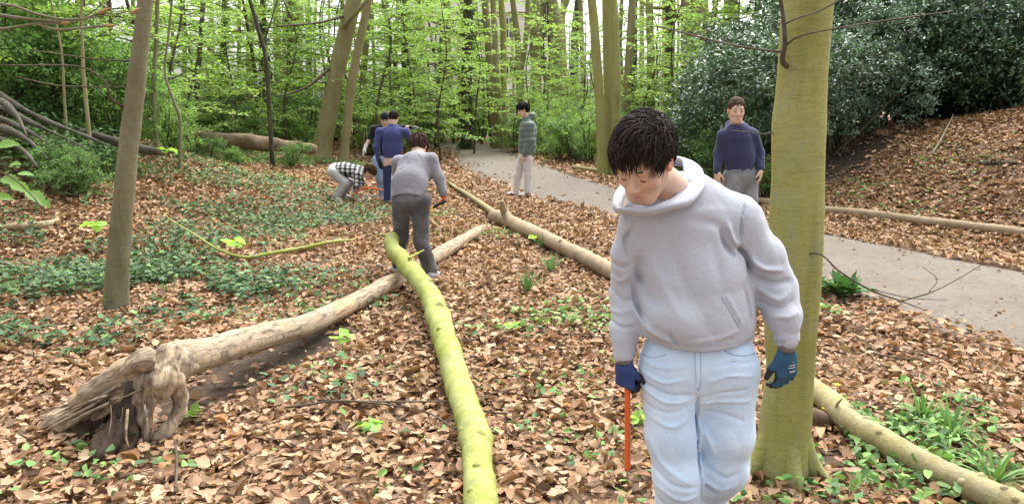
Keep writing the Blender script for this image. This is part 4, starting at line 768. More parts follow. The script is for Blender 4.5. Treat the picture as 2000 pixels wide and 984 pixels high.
# ------------------------------------------------------------------ people
def mat_skin():
    n = NT('skin'); c = n.attr(); f = n.noise(n.coord(), 60, 4, .6); c = n.mix(n.math('MULTIPLY', f, .25), c, n.mix(1., c, (.85, .72, .68), 'MULTIPLY'))
    p = n.pbr(c, .48, n.bump(n.noise(n.coord(), 260, 2, .6), .06, .002), .4); b = p.node; b.inputs['Subsurface Weight'].default_value = .12; b.inputs['Subsurface Radius'].default_value = (.012, .005, .003); b.inputs['Subsurface Scale'].default_value = 1.
    return n.end(p)
M_SKIN = mat_skin()
def mat_hair():
    n = NT('hair'); c = n.attr(); return n.end(n.pbr(c, .75, None, .08))
M_HAIR = mat_hair()
def mat_cloth(name, col, fleck=.25, fscale=220, rough=.9, big=.12, stretch=(1, 1, 1), bump=.25, tone2=None, t2scale=5.):
    n = NT(name); co = n.coord(stretch); f = n.noise(co, fscale, 3, .7); g = n.noise(n.coord(), 3.5, 4, .6); w = n.noise(n.coord(), 26, 4, .6)
    c = n.mix(n.ramp(f, [(.35, (0, 0, 0)), (.65, (1, 1, 1))]), tuple(x*(1-fleck) for x in col), tuple(min(1, x*(1+fleck)) for x in col))
    c = n.mix(n.math('MULTIPLY', g, big*2), c, tuple(x*.72 for x in col))
    if tone2: c = n.mix(n.ramp(n.noise(n.coord(), t2scale, 4, .6), [(.42, (0, 0, 0)), (.66, (1, 1, 1))]), c, tone2)
    nb = n.bump(w, .35, .012); nb = n.bump(f, bump, .003, nb)
    return n.end(n.pbr(c, rough, nb, .15, Sheen_Weight=.15))
C_HOODIE = mat_cloth('heather_grey_fleece', (.41, .432, .49), .12, 130, stretch=(1, 1, 5), big=.05)
C_DENIM = mat_cloth('pale_blue_denim', (.47, .60, .76), .07, 260, stretch=(3, 3, .6), big=.06, tone2=(.57, .69, .82))
C_SWEAT = mat_cloth('blue_grey_sweatshirt', (.20, .196, .22), .08, 160, big=.05)
C_BLACKJ = mat_cloth('washed_black_denim', (.055, .052, .055), .2, 160, big=.1, tone2=(.12, .115, .118), t2scale=6)
C_NAVY = mat_cloth('navy_jersey', (.045, .055, .16), .12, 160); C_NAVYP = mat_cloth('dark_navy_jersey', (.028, .036, .10), .12, 160)
C_NAVYH = mat_cloth('navy_fleece', (.036, .040, .095), .12, 160); C_BLACK = mat_cloth('black_jersey', (.012, .012, .014), .2, 160)
C_GREYJ = mat_cloth('grey_denim', (.15, .16, .18), .2, 160, tone2=(.24, .25, .27), t2scale=7); C_LIGHT = mat_cloth('light_grey_denim', (.40, .40, .40), .1, 160); C_BEIGE = mat_cloth('beige_cotton', (.56, .52, .50), .08, 160)
C_BLUEJ = mat_cloth('mid_blue_denim', (.25, .36, .52), .12, 160); C_GREEN = mat_cloth('green_quilted_nylon', (.105, .14, .125), .06, 90, .6, .05, bump=.05); C_SHOEW = mat_cloth('white_shoe', (.66, .64, .60), .05, 90, .6); C_SHOEG = mat_cloth('grey_shoe', (.30, .30, .33), .1, 90, .7); C_SHOED = mat_cloth('dark_shoe', (.05, .05, .06), .1, 90, .7)
def mat_plaid():
    n = NT('black_and_white_plaid'); tc = n.coord((1, 1, 1)); s = n.n('ShaderNodeSeparateXYZ'); n.l(tc, s.inputs[0])
    def band(v): return n.math('GREATER_THAN', n.math('SINE', n.math('MULTIPLY', v, 6.2832/.085)), .05)
    a = band(s.outputs[0]); b = band(n.math('ADD', s.outputs[1], n.math('MULTIPLY', s.outputs[2], 1.0)))
    k = n.math('ADD', a, b); c = n.ramp(n.math('MULTIPLY', k, .5), [(0., (.62, .62, .60)), (.45, (.62, .62, .60)), (.5, (.16, .16, .17)), (.95, (.16, .16, .17)), (1., (.012, .012, .014))])
    c.node.color_ramp.interpolation = 'CONSTANT'; return n.end(n.pbr(c, .9, n.bump(n.noise(n.coord(), 30, 3), .3, .01), .1))
C_PLAID = mat_plaid()
def mat_glove(name):
    n = NT(name); c = n.attr(); f = n.noise(n.coord(), 300, 3, .7); return n.end(n.pbr(n.mix(n.math('MULTIPLY', f, .4), c, n.mix(1., c, (.5, .5, .5), 'MULTIPLY')), .65, n.bump(f, .3, .002), .3))
M_GLOVE = mat_glove('coated_knit_glove')

def frame(f, up):
    f = np.array(f, float); f /= np.linalg.norm(f); up = np.array(up, float); up -= f*(up@f); up /= np.linalg.norm(up); l = np.cross(up, f)    # l: the person's own left
    return l, f, up
SK = np.array([.55, .385, .295])
def head_prims(C, l, f, up, s=1.0, detail=True):
    def W(x, y, z): return C+(l*x+f*y+up*z)*s
    R = np.stack([l, f, up])
    p = [el(W(0, -.012, .042), np.array([.076, .097, .086])*s, R, .03), el(W(0, .028, -.03), np.array([.062, .062, .075])*s, R, .035), rc(W(-.018, .055, -.098), W(.018, .055, -.098), .022*s, .022*s, .035),
         rc(W(-.052, .0, -.055), W(-.022, .05, -.092), .02*s, .018*s, .03), rc(W(.052, .0, -.055), W(.022, .05, -.092), .02*s, .018*s, .03),
         el(W(.037, .055, -.028), np.array([.026, .026, .022])*s, R, .025), el(W(-.037, .055, -.028), np.array([.026, .026, .022])*s, R, .025), rc(W(-.04, .073, .020), W(.04, .073, .020), .014*s, .014*s, .02)]
    if detail:
        for q in (-1, 1):
            p += [el(W(q*.032, .099, -.002), np.array([.019, .014, .012])*s, R, .012, 's'), el(W(q*.032, .073, -.003), np.array([.0165, .0145, .0125])*s, R, .006)]
    p += [rc(W(0, .085, .008), W(0, .108, -.034), .0075*s, .0115*s, .014), el(W(.012, .096, -.038), np.array([.009, .011, .008])*s, R, .008), el(W(-.012, .096, -.038), np.array([.009, .011, .008])*s, R, .008)]
    if detail:
        p += [rc(W(-.021, .078, -.066), W(0, .091, -.063), .005*s, .007*s, .006), rc(W(.021, .078, -.066), W(0, .091, -.063), .005*s, .007*s, .006), rc(W(-.017, .078, -.074), W(0, .088, -.077), .005*s, .0085*s, .006), rc(W(.017, .078, -.074), W(0, .088, -.077), .005*s, .0085*s, .006),
              rc(W(-.022, .091, -.070), W(.022, .091, -.070), .0025*s, .0025*s, .004, 's')]
    for q in (-1, 1):
        p += [el(W(q*.079, -.012, -.004), np.array([.010, .019, .031])*s, R, .008), el(W(q*.088, -.008, -.002), np.array([.006, .010, .018])*s, R, .006, 's')]
    return p
def skin_col(v, C, l, f, up, s, base=SK):
    q = (v-C)/s; x, y, z = q@l, q@f, q@up; c = np.tile(base, (len(v), 1)); hd = np.linalg.norm(q-0, axis=1) < .17
    def add(m, t): 
        nonlocal c; c = c*(1-m[:, None])+np.array(t)*m[:, None]
    add(.45*np.exp(-(((np.abs(x)-.045)/.022)**2+((z+.03)/.022)**2))*(y > .02)*hd, base*[1.05, .74, .70])
    add(.5*np.exp(-((x/.016)**2+((z+.035)/.014)**2))*(y > .08)*hd, base*[1.05, .78, .74])
    add(.75*np.exp(-((x/.021)**4+((z+.070)/.0115)**4))*(y > .065)*hd, base*[.82, .46, .45])
    add(.7*(np.abs(x) > .072)*hd*(y < .03)*(z > -.045)*(z < .04), base*[1.12, .66, .60])
    return c
def hair_mesh(C, l, f, up, s=1., n=900, length=.10, cols=((.018, .014, .012), (.05, .04, .034)), curly=0., lift=.10, fringe=1.0, seed=0, rad=.0042, line=0., part_=.0, down=.16, mess=.35, sweep=np.zeros(3), clear=False):
    r = np.random.default_rng(seed); E = np.array([.078, .099, .089]); c0 = np.array([0, -.012, .042]); m = MB(); Rm = np.stack([l, f, up])
    def world(q): return C+(q@Rm)*s
    prims = [el(world(c0+[0, -.006, .004]), E*s*1.07, Rm, .01), el(world(np.array([0, .095, -.045+line])), np.array([.098, .085, .118])*s, Rm, .012, 's'), el(world(np.array([0, .03, -.13])), np.array([.12, .09, .12])*s, Rm, .012, 's'), el(world(np.array([.088, -.006, -.012])), np.array([.034, .03, .045])*s, Rm, .008, 's'), el(world(np.array([-.088, -.006, -.012])), np.array([.034, .03, .045])*s, Rm, .008, 's')]
    v, q = solid(prims, .006*s if n > 700 else .009*s, lambda P: -.006*np.abs(NZ(P, 45.))); m.add(v, q, None, cols[0])
    wl = np.array([.012+part_, -.055, .13]); k = 0; dwn = Rm@np.array([0, 0, -1.])
    while k < n:
        d = r.normal(size=3); d /= np.linalg.norm(d); p = c0+d*E*1.02
        if p[2] < np.interp(p[1], [-.11, -.04, 0, .03, .07, .095], [-.06, -.05, .0, .045, .072, .088])+line or (abs(p[0]) > .055 and -.04 < p[1] < .03 and p[2] < .036): continue
        k += 1; L = length*(.55+.7*r.random())*(1. if p[1] < .02 else fringe*(.7+.5*r.random())*(.5 if clear and p[0] > .025 else 1.)); st = 8; pts = [p*1.]
        t = p-wl; t = t/(np.linalg.norm(t)+.02)+mess*r.normal(size=3)+.5*sweep; lf = lift*(.25+1.0*r.random()); ph = r.random(2)*6.28
        for j in range(1, st):
            e = (pts[-1]-c0)/E; nn = e/E; nn /= np.linalg.norm(nn); t = t+dwn*down+np.array([0, 0, -.05]); t = t-nn*(t@nn)*(.85 if j < 5 else .45); t /= np.linalg.norm(t)
            lp_ = pts[-1]; ear = abs(lp_[0]) > .058 and -.038 < lp_[1] < .03 and lp_[2] < .034+line
            q = pts[-1]+t*L/st*(.12 if ear else 1)
            if curly: q = q+curly*np.array([math.sin(ph[0]+j*1.9), math.cos(ph[1]+j*1.7), math.sin(ph[1]+j*2.2)])
            e = (q-c0)/E; rr = np.linalg.norm(e); tgt = 1.03+lf*math.sin(min(1., j/5)*1.57)
            if rr < tgt: q = c0+(q-c0)*(tgt/rr)
            pts.append(q)
        w = rad*np.array([1, 1.1, 1.1, 1., .9, .75, .5, .12]); tv, tq, tt = tube(world(np.array(pts)), w*s, seg=4, caps=False)
        u = r.random()**2; m.add(tv, tq, tt, np.array(cols[0])*(1-u)+np.array(cols[1])*u)
    return m
def hand_prims(w, d, nrm, s, curl=(.5, .5, .5, .5), thumb=.4, sc=1.0, splay=.1, k=.006, tdir=None):
    """w wrist, d toward the fingers, nrm out of the back of the hand, s toward the thumb"""
    d = np.array(d, float); d /= np.linalg.norm(d); nrm = np.array(nrm, float); nrm -= d*(nrm@d); nrm /= np.linalg.norm(nrm); s0 = np.cross(d, nrm); s = s0 if s0@np.array(s) > 0 else -s0
    P = [rc(w-d*.02, w+d*.03*sc, .026*sc, .031*sc, .015, squash=(nrm, .68)), rc(w+d*.03*sc+s*.012*sc, w+d*.080*sc+s*.022*sc, .026*sc, .020*sc, .02, squash=(nrm, .62)), rc(w+d*.03*sc-s*.012*sc, w+d*.075*sc-s*.022*sc, .026*sc, .019*sc, .02, squash=(nrm, .62))]; tips = []
    for i, (L, o) in enumerate(zip((.072, .080, .074, .058), (.030, .010, -.010, -.029))):
        b = w+d*(.088-.004*abs(i-1))*sc+s*o*sc; a = curl[i]*.75; sp = s*(1.5-i)*splay; q = b
        for j, fr in enumerate((.45, .31, .26)):
            dd = d*math.cos(a)-nrm*math.sin(a)+sp*.6; dd /= np.linalg.norm(dd); e = q+dd*L*fr*sc; P.append(rc(q, e, (.0098-.0008*j)*sc, (.0090-.0008*j)*sc, k)); q = e; a += curl[i]*1.05
        tips.append(q)
    b = w+d*.028*sc+s*.026*sc; dd = s*.62+d*.72-nrm*(.25+thumb*.5) if tdir is None else np.array(tdir, float); dd /= np.linalg.norm(dd); e = b+dd*.042*sc; P.append(rc(b, e, .0135*sc, .0115*sc, .014)); d2 = dd*.8+d*.55-nrm*thumb; d2 /= np.linalg.norm(d2); P.append(rc(e, e+d2*.034*sc, .0112*sc, .009*sc, k)); tips.append(e+d2*.034*sc)
    return P, tips
def cloth_disp(amp=.006, sc=9., st=(1, 1, .45), seed=0.):
    def f(P): Q = P*np.array(st)*sc+seed; Q = Q+.35*np.stack([NZ(Q*.7+2), NZ(Q*.7+8), NZ(Q*.7+5)], -1); return amp*(1.1*(1-np.abs(NZ(Q)))**5-.35)+amp*.8*NZ(Q*.5)+amp*.45*(1-np.abs(NZ(Q*2.1+4)))**4
    return f
def shoe(root, ankle, toe, mat, s=1.0):
    d = np.array(toe, float)-np.array(ankle, float); d[2] = 0; d /= np.linalg.norm(d); a = np.array(ankle, float); z0 = a[2]
    up = np.array([0, 0, 1.]); b = np.array([a[0], a[1], z0-.075*s])
    v, q = solid([rc(a, b+up*.045, .045*s, .05*s, .03), rc(b-d*.04+up*.04, b+d*.10+up*.035, .043*s, .04*s, .03, squash=(up, .85)), rc(b+d*.10+up*.03, b+d*.17+up*.022, .042*s, .032*s, .03, squash=(up, .75)), rc(b-d*.05+up*.012, b+d*.175+up*.012, .046*s, .042*s, .01, squash=(up, .32))], .009)
    part('shoe', root, v, quads=q, mats=(mat,))

def person(label, J, top, trousers, shoes, hair, gloves=None, hs=1.0, tops='sweat', h=.009, fw=(0, -1, 0), sleeve=(1., 1.), curl=.55, eyes=False, hat=None, tdisp=None, slack=1.0, skin=SK, group=None, tslack=None, tsq=.76):
    """J: head (C, face dir, up), neck, chest, belly, pelvis; per side (l, r): sh, el, wr, hip, kn, an, toe. sleeve: share of the forearm the sleeve covers"""
    pel = A3(J['pelvis']); root = thing('person', label, 'person', (pel[0], pel[1], HH(pel[0], pel[1]))); C, fd, ud = J['head']; C = A3(C); l, f, up = frame(fd, ud); fw = np.array(fw, float)
    nk, ch, be = A3(J['neck']), A3(J['chest']), A3(J['belly']); hp = []
    B = head_prims(C, l, f, up, hs)+[rc(C-f*.02-up*.06, nk, .052, .058, .03), rc(nk, ch, .055, .09, .04, squash=(fw, .75)), rc(ch, be, .11, .10, .05, squash=(fw, .65)), rc(be, pel, .11, .12, .05, squash=(fw, .75))]
    glp = {}
    for sd in 'lr':
        sh, eb, wr, hi, kn, an = (A3(J[k+sd]) for k in ('sh', 'el', 'wr', 'hip', 'kn', 'an'))
        B += [rc(ch+(sh-ch)*.3, sh, .06, .045, .03), rc(sh, eb, .043, .036, .02), rc(eb, wr, .036, .026, .02), rc(pel, hi, .10, .085, .03), rc(hi, kn, .078, .052, .03), rc(kn, an, .052, .036, .02), rc(an, A3(J['toe'+sd])+[0, 0, -.02], .036, .025, .02)]
        d = J.get('hand'+sd, wr-eb); d = np.array(d, float); lat = (sh-ch); lat /= np.linalg.norm(lat); nb = J.get('back'+sd, lat*.8+fw*.4); th = J.get('thumb'+sd, fw)
        hpz, tips = hand_prims(wr, d, nb, th, (curl,)*4, .3)
        if gloves and gloves.get(sd): glp[sd] = (hpz, gloves[sd], wr, d/np.linalg.norm(d))
        else: B += hpz
    v, q = solid(B, h*.8); part('body', root, v, quads=q, col=skin_col(v, C, l, f, up, hs, skin), mats=(M_SKIN,))
    # upper garment
    nk0 = nk; nk = nk-(nk-ch)*(.42 if tops == 'hood' else 0.)
    sq = (fw, tsq); bulk = 1.0*slack; hem = A3(J.get('hem', pel+(be-pel)*.1))
    G = [rc(nk-(nk-ch)*(.5 if tops == 'hood' else .25), ch, .085, .155*bulk, .05, squash=(fw, .75)), rc(ch, be, .165*bulk, .16*bulk, .05, squash=sq), rc(be, hem, .160*bulk, .150*bulk, .05, squash=sq)]
    for sd in 'lr':
        sh, eb, wr = (A3(J[k+sd]) for k in ('sh', 'el', 'wr')); e = eb+(wr-eb)*sleeve[0 if sd == 'l' else 1]
        G += [rc(nk-(nk-ch)*.15, sh, .06, .058*bulk, .05), rc(sh, eb, .062*bulk, .054*bulk, .04)]
        if sleeve[0 if sd == 'l' else 1] > .15: G += [rc(eb, eb+(e-eb)*.88, .056*bulk, .046*bulk, .03), rc(eb+(e-eb)*.86, e, .040*bulk, .038*bulk, .012)]
    d = hem-be; d = d/(np.linalg.norm(d)+1e-6)
    G += [rc(hem, hem+d*.035, .140*bulk, .138*bulk, .012, squash=sq)]
    if tops in ('hood', 'puffer'): G += chain([nk+l*.07+up*.02, nk-f*.085+l*.05+up*.035, nk-f*.10-l*.0+up*.03, nk-f*.085-l*.05+up*.035, nk-l*.07+up*.02], [.035, .05, .06, .05, .035], .03)
    if tops == 'hood': G += chain([nk+l*.085-up*.005, nk+l*.06+f*.07-up*.05, nk+f*.095-up*.105, nk-l*.06+f*.07-up*.05, nk-l*.085-up*.005], [.03, .026, .022, .026, .03], .02)
    if tops == 'sweat': G += chain([nk+l*.06, nk-f*.06, nk-l*.06, nk+f*.06, nk+l*.06], [.018]*5, .015)
    if tops == 'puffer': G += chain([nk+l*.07+up*.01, nk+f*.07, nk-l*.07+up*.01], [.035]*3, .02)
    hd_ = hem+d*.022
    def hcut(Q): u_ = (Q-hd_)@d; return np.where(((Q-hem)**2).sum(-1) < .24**2, u_, -9.)
    v, q = solid(G, h, tdisp or cloth_disp(), cut=hcut); part({'puffer': 'jacket', 'hood': 'hoodie', 'shirt': 'shirt'}.get(tops, 'sweatshirt'), root, v, quads=q, mats=(top,))
    slack = tslack or slack
    K = [rc(be+(pel-be)*.55, pel, .135*slack, .15*slack, .05, squash=(fw, .75))]
    for sd in 'lr':
        hi, kn, an = (A3(J[k+sd]) for k in ('hip', 'kn', 'an')); K += [rc(pel, hi, .12*slack, .108*slack, .04, squash=(fw, .9)), rc(hi, kn, .104*slack, .082*slack, .03), rc(kn, an+(kn-an)*.06, .082*slack, .072*slack, .03)]
        shoe(root, an, J['toe'+sd], shoes)
    v, q = solid(K, h, cloth_disp(.007, 8., (1, 1, .6), 3.3)); part('trousers', root, v, quads=q, mats=(trousers,))
    if hat: 
        R = np.stack([l, f, up]); v, q = solid([el(C+up*.055*hs-f*.012, np.array([.088, .108, .095])*hs, R, .02), rc(C+f*.085+up*.045-l*.05, C+f*.085+up*.045+l*.05, .012, .012, .02), rc(C-f*.07-up*.03-l*.04, C-f*.07-up*.03+l*.04, .05, .05, .03), el(C+f*.09-up*.055, (.07, .06, .095), R, .01, 's')], h*.7); part('hood', root, v, quads=q, mats=(hat,))
    if hair: hm = hair_mesh(C, l, f, up, hs, **hair); hm.part('hair', root, M_HAIR)
    for sd, (hpz, cols, wr, d) in glp.items():
        v, q = solid(hpz+[rc(wr-d*.045, wr-d*.01, .036, .034, .01)], .0065); t = (v-wr)@d; c = np.where((t > .075)[:, None], np.array(cols[1]), np.array(cols[0])); part('glove', root, v, quads=q, col=c, mats=(M_GLOVE,))
    if eyes:
        for q_ in (-1, 1):
            R = np.stack([l, f, up]); v, q = solid([el(C+(l*q_*.032+f*.086-up*.002)*hs, np.array([.010, .005, .005])*hs, R)], .003); part('eye', root, v, quads=q, mats=(M_HAIRDK,))
            v, q, t = tube(spline([C+(l*q_*.014+f*.088+up*.021)*hs, C+(l*q_*.03+f*.090+up*.027)*hs, C+(l*q_*.047+f*.076+up*.021)*hs], 8), .0042*hs, seg=5); part('eyebrow', root, v, quads=q, tris=t, mats=(M_HAIRDK,))
    return root
M_HAIRDK = mat_plain('dark_brow_hair', (.03, .02, .016), .6)
def px(a, b, Y): return at(a, b, Y)
def down(p, z=0.): return np.array([p[0], p[1], HH(p[0], p[1])+z])

# --- boy in the blue grey sweatshirt sawing at the mossy log, back to the camera
Y = 7.25; gr = lambda a, yy, z: np.array([at(a, 300, yy)[0], yy, HH(at(a, 300, yy)[0], yy)+z])
hl, hr_ = gr(781, Y+.02, .78), gr(820, Y, .78)
J = dict(head=(px(818, 287, 7.72), (.12, .72, -.68), (.08, .68, .72)), neck=px(818, 306, 7.60), chest=px(812, 330, 7.46), belly=px(800, 362, 7.30), pelvis=px(799, 393, 7.22), hem=px(798, 384, 7.24),
    shl=px(778, 318, 7.56), ell=px(776, 355, 7.78), wrl=px(800, 375, 7.95), shr=px(842, 312, 7.45), elr=px(857, 346, 7.42), wrr=px(866, 378, 7.40),
    hipl=hl, knl=px(783, 462, 7.30), anl=gr(770, 7.35, .09), toel=gr(763, 7.6, .02), hipr=hr_, knr=px(822, 470, 7.18), anr=gr(838, 7.10, .09), toer=gr(850, 7.32, .02), handr=(.1, .1, -1), backr=(1, -.3, .1), thumbr=(-.3, .6, .3))
saw_boy = person('boy in a blue grey sweatshirt and washed black jeans bending over with his back turned', J, C_SWEAT, C_BLACKJ, C_SHOEG, dict(n=420, length=.10, cols=((.035, .022, .015), (.10, .065, .045)), curly=.008, lift=.22, seed=2, rad=.006), gloves=dict(r=((.55, .10, .03), (.75, .13, .02)), l=((.09, .09, .10), (.75, .12, .02))), fw=(0, 1, 0), curl=1.1, slack=1.06, tslack=.93, tsq=.78, h=.008)
# hand saw with a yellow and black grip
M_ORANGE = mat_plain('orange_paint', (.60, .10, .02), .4, .4, 30, .2); M_STEEL = mat_plain('saw_steel', (.42, .42, .43), .35, .5, 40, .15, Metallic=.8); M_YEL = mat_plain('yellow_plastic', (.75, .52, .02), .4); M_BLK = mat_plain('black_rubber', (.02, .02, .022), .6)
w = px(866, 392, 7.38); sw = thing('hand_saw', 'hand saw with yellow and black grip in the sawing boy’s orange glove', 'saw', tuple(w))
a, b = px(872, 392, 7.36), px(846, 405, 7.36); m = MB(); m.tube(spline([a, (a+b)/2, b], 8), [.012, .016, .017, .016, .015, .016, .017, .013], seg=8); m.part('grip', sw, M_BLK)
c2 = px(832, 413, 7.37); m = MB(); m.tube([b, (b+c2)/2, c2], [.015, .014, .012], seg=8); m.part('collar', sw, M_YEL)
e = px(780, 440, 7.42); u = (e-c2)/np.linalg.norm(e-c2); nn = np.cross(u, [0, 1., 0]); m = MB(); m.add(np.array([c2-nn*.02, c2+nn*.02, e+nn*.012, e-nn*.006])-[0, .001, 0], [[0, 1, 2, 3]]); m.add(np.array([c2-nn*.02, c2+nn*.02, e+nn*.012, e-nn*.006])+[0, .001, 0], [[3, 2, 1, 0]]); m.part('blade', sw, M_STEEL)

# --- boy in navy, back to the camera
Y = 12.9; g = lambda a, yy, z: np.array([at(a, 300, yy)[0], yy, HH(at(a, 300, yy)[0], yy)+z])
J = dict(head=(px(769, 232, 13.0), (.1, .9, -.45), (.05, .4, .9)), neck=px(767, 248, 12.95), chest=px(767, 266, Y), belly=px(766, 290, Y), pelvis=px(766, 314, Y), hem=px(766, 305, Y), shl=px(741, 258, Y), ell=px(735, 288, Y-.05), wrl=px(741, 316, Y-.02), shr=px(793, 258, Y), elr=px(806, 280, Y+.2), wrr=px(812, 283, Y+.5),
    hipl=px(757, 318, Y), knl=px(756, 355, Y), anl=g(753, Y, .09), toel=g(748, Y+.25, .02), hipr=px(777, 318, Y), knr=px(780, 355, Y+.02), anr=g(784, Y+.05, .09), toer=g(784, Y+.3, .02))
person('boy in a navy sweatshirt and navy joggers seen from behind, black gloves', J, C_NAVY, C_NAVYP, C_SHOED, dict(n=260, length=.06, lift=.10, seed=3, rad=.006), gloves=dict(l=((.015, .015, .018),)*2, r=((.015, .015, .018),)*2), fw=(0, 1, 0), h=.010, slack=1.05, tslack=.84)
# --- boy in black with a hood, facing the camera
Y = 13.7
J = dict(head=(px(752, 234, Y-.05), (.18, -.9, -.35), (.05, -.3, .95)), neck=px(750, 248, Y), chest=px(750, 264, Y), belly=px(749, 288, Y), pelvis=px(747, 310, Y), hem=px(748, 304, Y), shr=px(730, 252, Y), elr=px(722, 270, Y-.05), wrr=px(713, 289, Y-.12), shl=px(772, 252, Y), ell=px(790, 249, Y-.1), wrl=px(806, 249, Y-.2),
    hipl=px(756, 314, Y), knl=px(757, 350, Y-.05), anl=g(757, Y, .09), toel=g(760, Y-.25, .02), hipr=px(739, 314, Y), knr=px(743, 350, Y-.05), anr=g(745, Y, .09), toer=g(742, Y-.25, .02), backl=(0, -.3, 1), thumbl=(0, -1, 0))
person('boy in black hood with one white glove, facing us behind the navy sweatshirt', J, C_BLACK, C_BLUEJ, C_SHOED, None, gloves=dict(r=((.62, .62, .52), (.55, .55, .45)), l=((.015, .015, .018),)*2), h=.010, hat=C_BLACK, eyes=True, sleeve=(.12, .12), curl=.3)
sh_ = thing('pruning_shears', 'dark pruning shears hanging from the white glove', 'shears', tuple(px(710, 297, Y-.15)))
for dx in (-3, 3): m = MB(); m.tube(spline([px(711, 294, Y-.16), px(710+dx, 299, Y-.16), px(707+dx*.4, 306, Y-.16), px(706-dx*.5, 312, Y-.16)], 8), np.linspace(.009, .006, 8), seg=6); m.part('handle' if dx < 0 else 'blade', sh_, M_BLK if dx < 0 else M_STEEL)
# --- boy in the plaid shirt bent double with the bow saw
Y = 13.3
J = dict(head=(px(721, 337, Y-.05), (.72, -.1, -.70), (.68, -.05, .72)), neck=px(708, 335, Y), chest=px(697, 336, Y), belly=px(673, 331, Y), pelvis=px(657, 331, Y), hem=px(660, 331, Y), shr=px(699, 341, Y-.18), elr=px(697, 361, Y-.22), wrr=px(690, 377, Y-.2), shl=px(702, 338, Y+.18), ell=px(706, 358, Y+.2), wrl=px(697, 376, Y+.05),
    hipr=px(651, 337, Y-.10), knr=px(675, 358, Y-.12), anr=g(654, Y-.1, .10), toer=g(640, Y-.15, .02), hipl=px(654, 337, Y+.12), knl=px(682, 357, Y+.14), anl=g(664, Y+.2, .10), toel=g(676, Y+.3, .02), handr=(-.2, 0, -1), handl=(-.3, 0, -1))
J['toer'] = g(668, Y-.35, .02); J['anr'] = g(653, Y-.1, .10)
person('boy in a black and white plaid shirt bent double with his hands near the ground', J, C_PLAID, C_LIGHT, C_SHOEG, dict(n=300, length=.08, cols=((.05, .03, .018), (.12, .075, .04)), curly=.009, lift=.2, seed=5, rad=.006), fw=(0, 0, -1), tops='shirt', h=.010, slack=1.0, sleeve=(.6, .6), curl=1.0)
bs = thing('bow_saw', 'orange bow saw in the hands of the boy in plaid', 'saw', tuple(px(696, 380, Y-.2))); m = MB(); m.tube(spline([px(693, 383, Y-.25), px(697, 376, Y-.25), px(705, 368, Y-.25), px(725, 368, Y-.25), px(745, 371, Y-.25), px(756, 376, Y-.25), px(757, 384, Y-.25)], 26), .013, seg=8); m.part('frame', bs, M_ORANGE)
a, b = px(694, 384, Y-.25), px(757, 385, Y-.25); m = MB(); m.add(np.array([a, b, b+[0, 0, .025], a+[0, 0, .025]])-[0, .001, 0], [[0, 1, 2, 3]]); m.add(np.array([a, b, b+[0, 0, .025], a+[0, 0, .025]])+[0, .001, 0], [[3, 2, 1, 0]]); m.part('blade', bs, M_STEEL)
# --- boy in the green quilted jacket standing side on at the path edge
Y = 14.1; zg = HH(px(1022, 300, Y)[0], Y)
def puff(P): z = P[:, 2]+.04*NZ(P, 3.); return -.013*np.abs(np.sin(np.pi*z/.10))**.6+.006+.004*NZ(P, 14.)
J = dict(head=(px(1022, 216, Y), (-.9, -.1, -.30), (-.28, 0, .96)), neck=px(1031, 233, Y), chest=px(1031, 254, Y), belly=px(1030, 280, Y), pelvis=px(1026, 306, Y), hem=px(1030, 298, Y), shr=px(1031, 246, Y+.19), elr=px(1026, 274, Y+.22), wrr=px(1018, 296, Y+.18), shl=px(1035, 246, Y-.19), ell=px(1036, 274, Y-.23), wrl=px(1025, 302, Y-.2),
    hipl=px(1030, 310, Y-.09), knl=px(1031, 343, Y-.09), anl=g(1031, Y-.1, .09), toel=g(1012, Y-.12, .02), hipr=px(1021, 310, Y+.09), knr=px(1012, 343, Y+.1), anr=g(1008, Y+.1, .09), toer=g(992, Y+.08, .02), handl=(-.35, 0, -.9), handr=(-.3, 0, -.9))
person('boy in a green quilted jacket and beige trousers standing side on at the path edge', J, C_GREEN, C_BEIGE, C_SHOEW, dict(n=320, length=.075, cols=((.008, .008, .009), (.025, .022, .022)), curly=.004, lift=.28, seed=6, rad=.007), fw=(-1, 0, 0), tops='puffer', h=.010, tdisp=puff, slack=1.3, tslack=.92)
# --- young man in the navy zip hoodie on the path, facing the camera
Y = 7.6
J = dict(head=(px(1438, 217, Y-.03), (-.05, -1, -.05), (0, -.05, 1)), neck=px(1439, 245, Y), chest=px(1441, 268, Y), belly=px(1442, 302, Y), pelvis=px(1445, 340, Y), hem=px(1443, 330, Y), shr=px(1413, 265, Y), elr=px(1404, 300, Y+.03), wrr=px(1401, 334, Y-.05), shl=px(1470, 263, Y), ell=px(1482, 299, Y+.03), wrl=px(1486, 330, Y-.06),
    hipr=px(1431, 348, Y), knr=px(1428, 432, Y-.1), anr=g(1427, Y-.1, .09), toer=g(1424, Y-.4, .02), hipl=px(1461, 348, Y), knl=px(1463, 432, Y+.02), anl=g(1466, Y+.15, .09), toel=g(1468, Y-.1, .02), handl=(0, -.1, -1), handr=(0, -.1, -1))
man = person('young man in a navy zip hoodie and grey jeans walking on the path', J, C_NAVYH, C_GREYJ, C_SHOEW, dict(n=420, length=.045, cols=((.06, .04, .025), (.15, .10, .065)), lift=.07, seed=7, rad=.004, fringe=.8), tops='hood', h=.008, eyes=True, slack=.95, curl=.4)
zp = np.array([px(1440, 250, Y-.13), px(1441, 275, Y-.155), px(1443, 300, Y-.15), px(1443, 328, Y-.14)]); m = MB(); m.tube(spline(zp, 20), .0035, seg=5); m.part('zip', man, C_NAVYP)
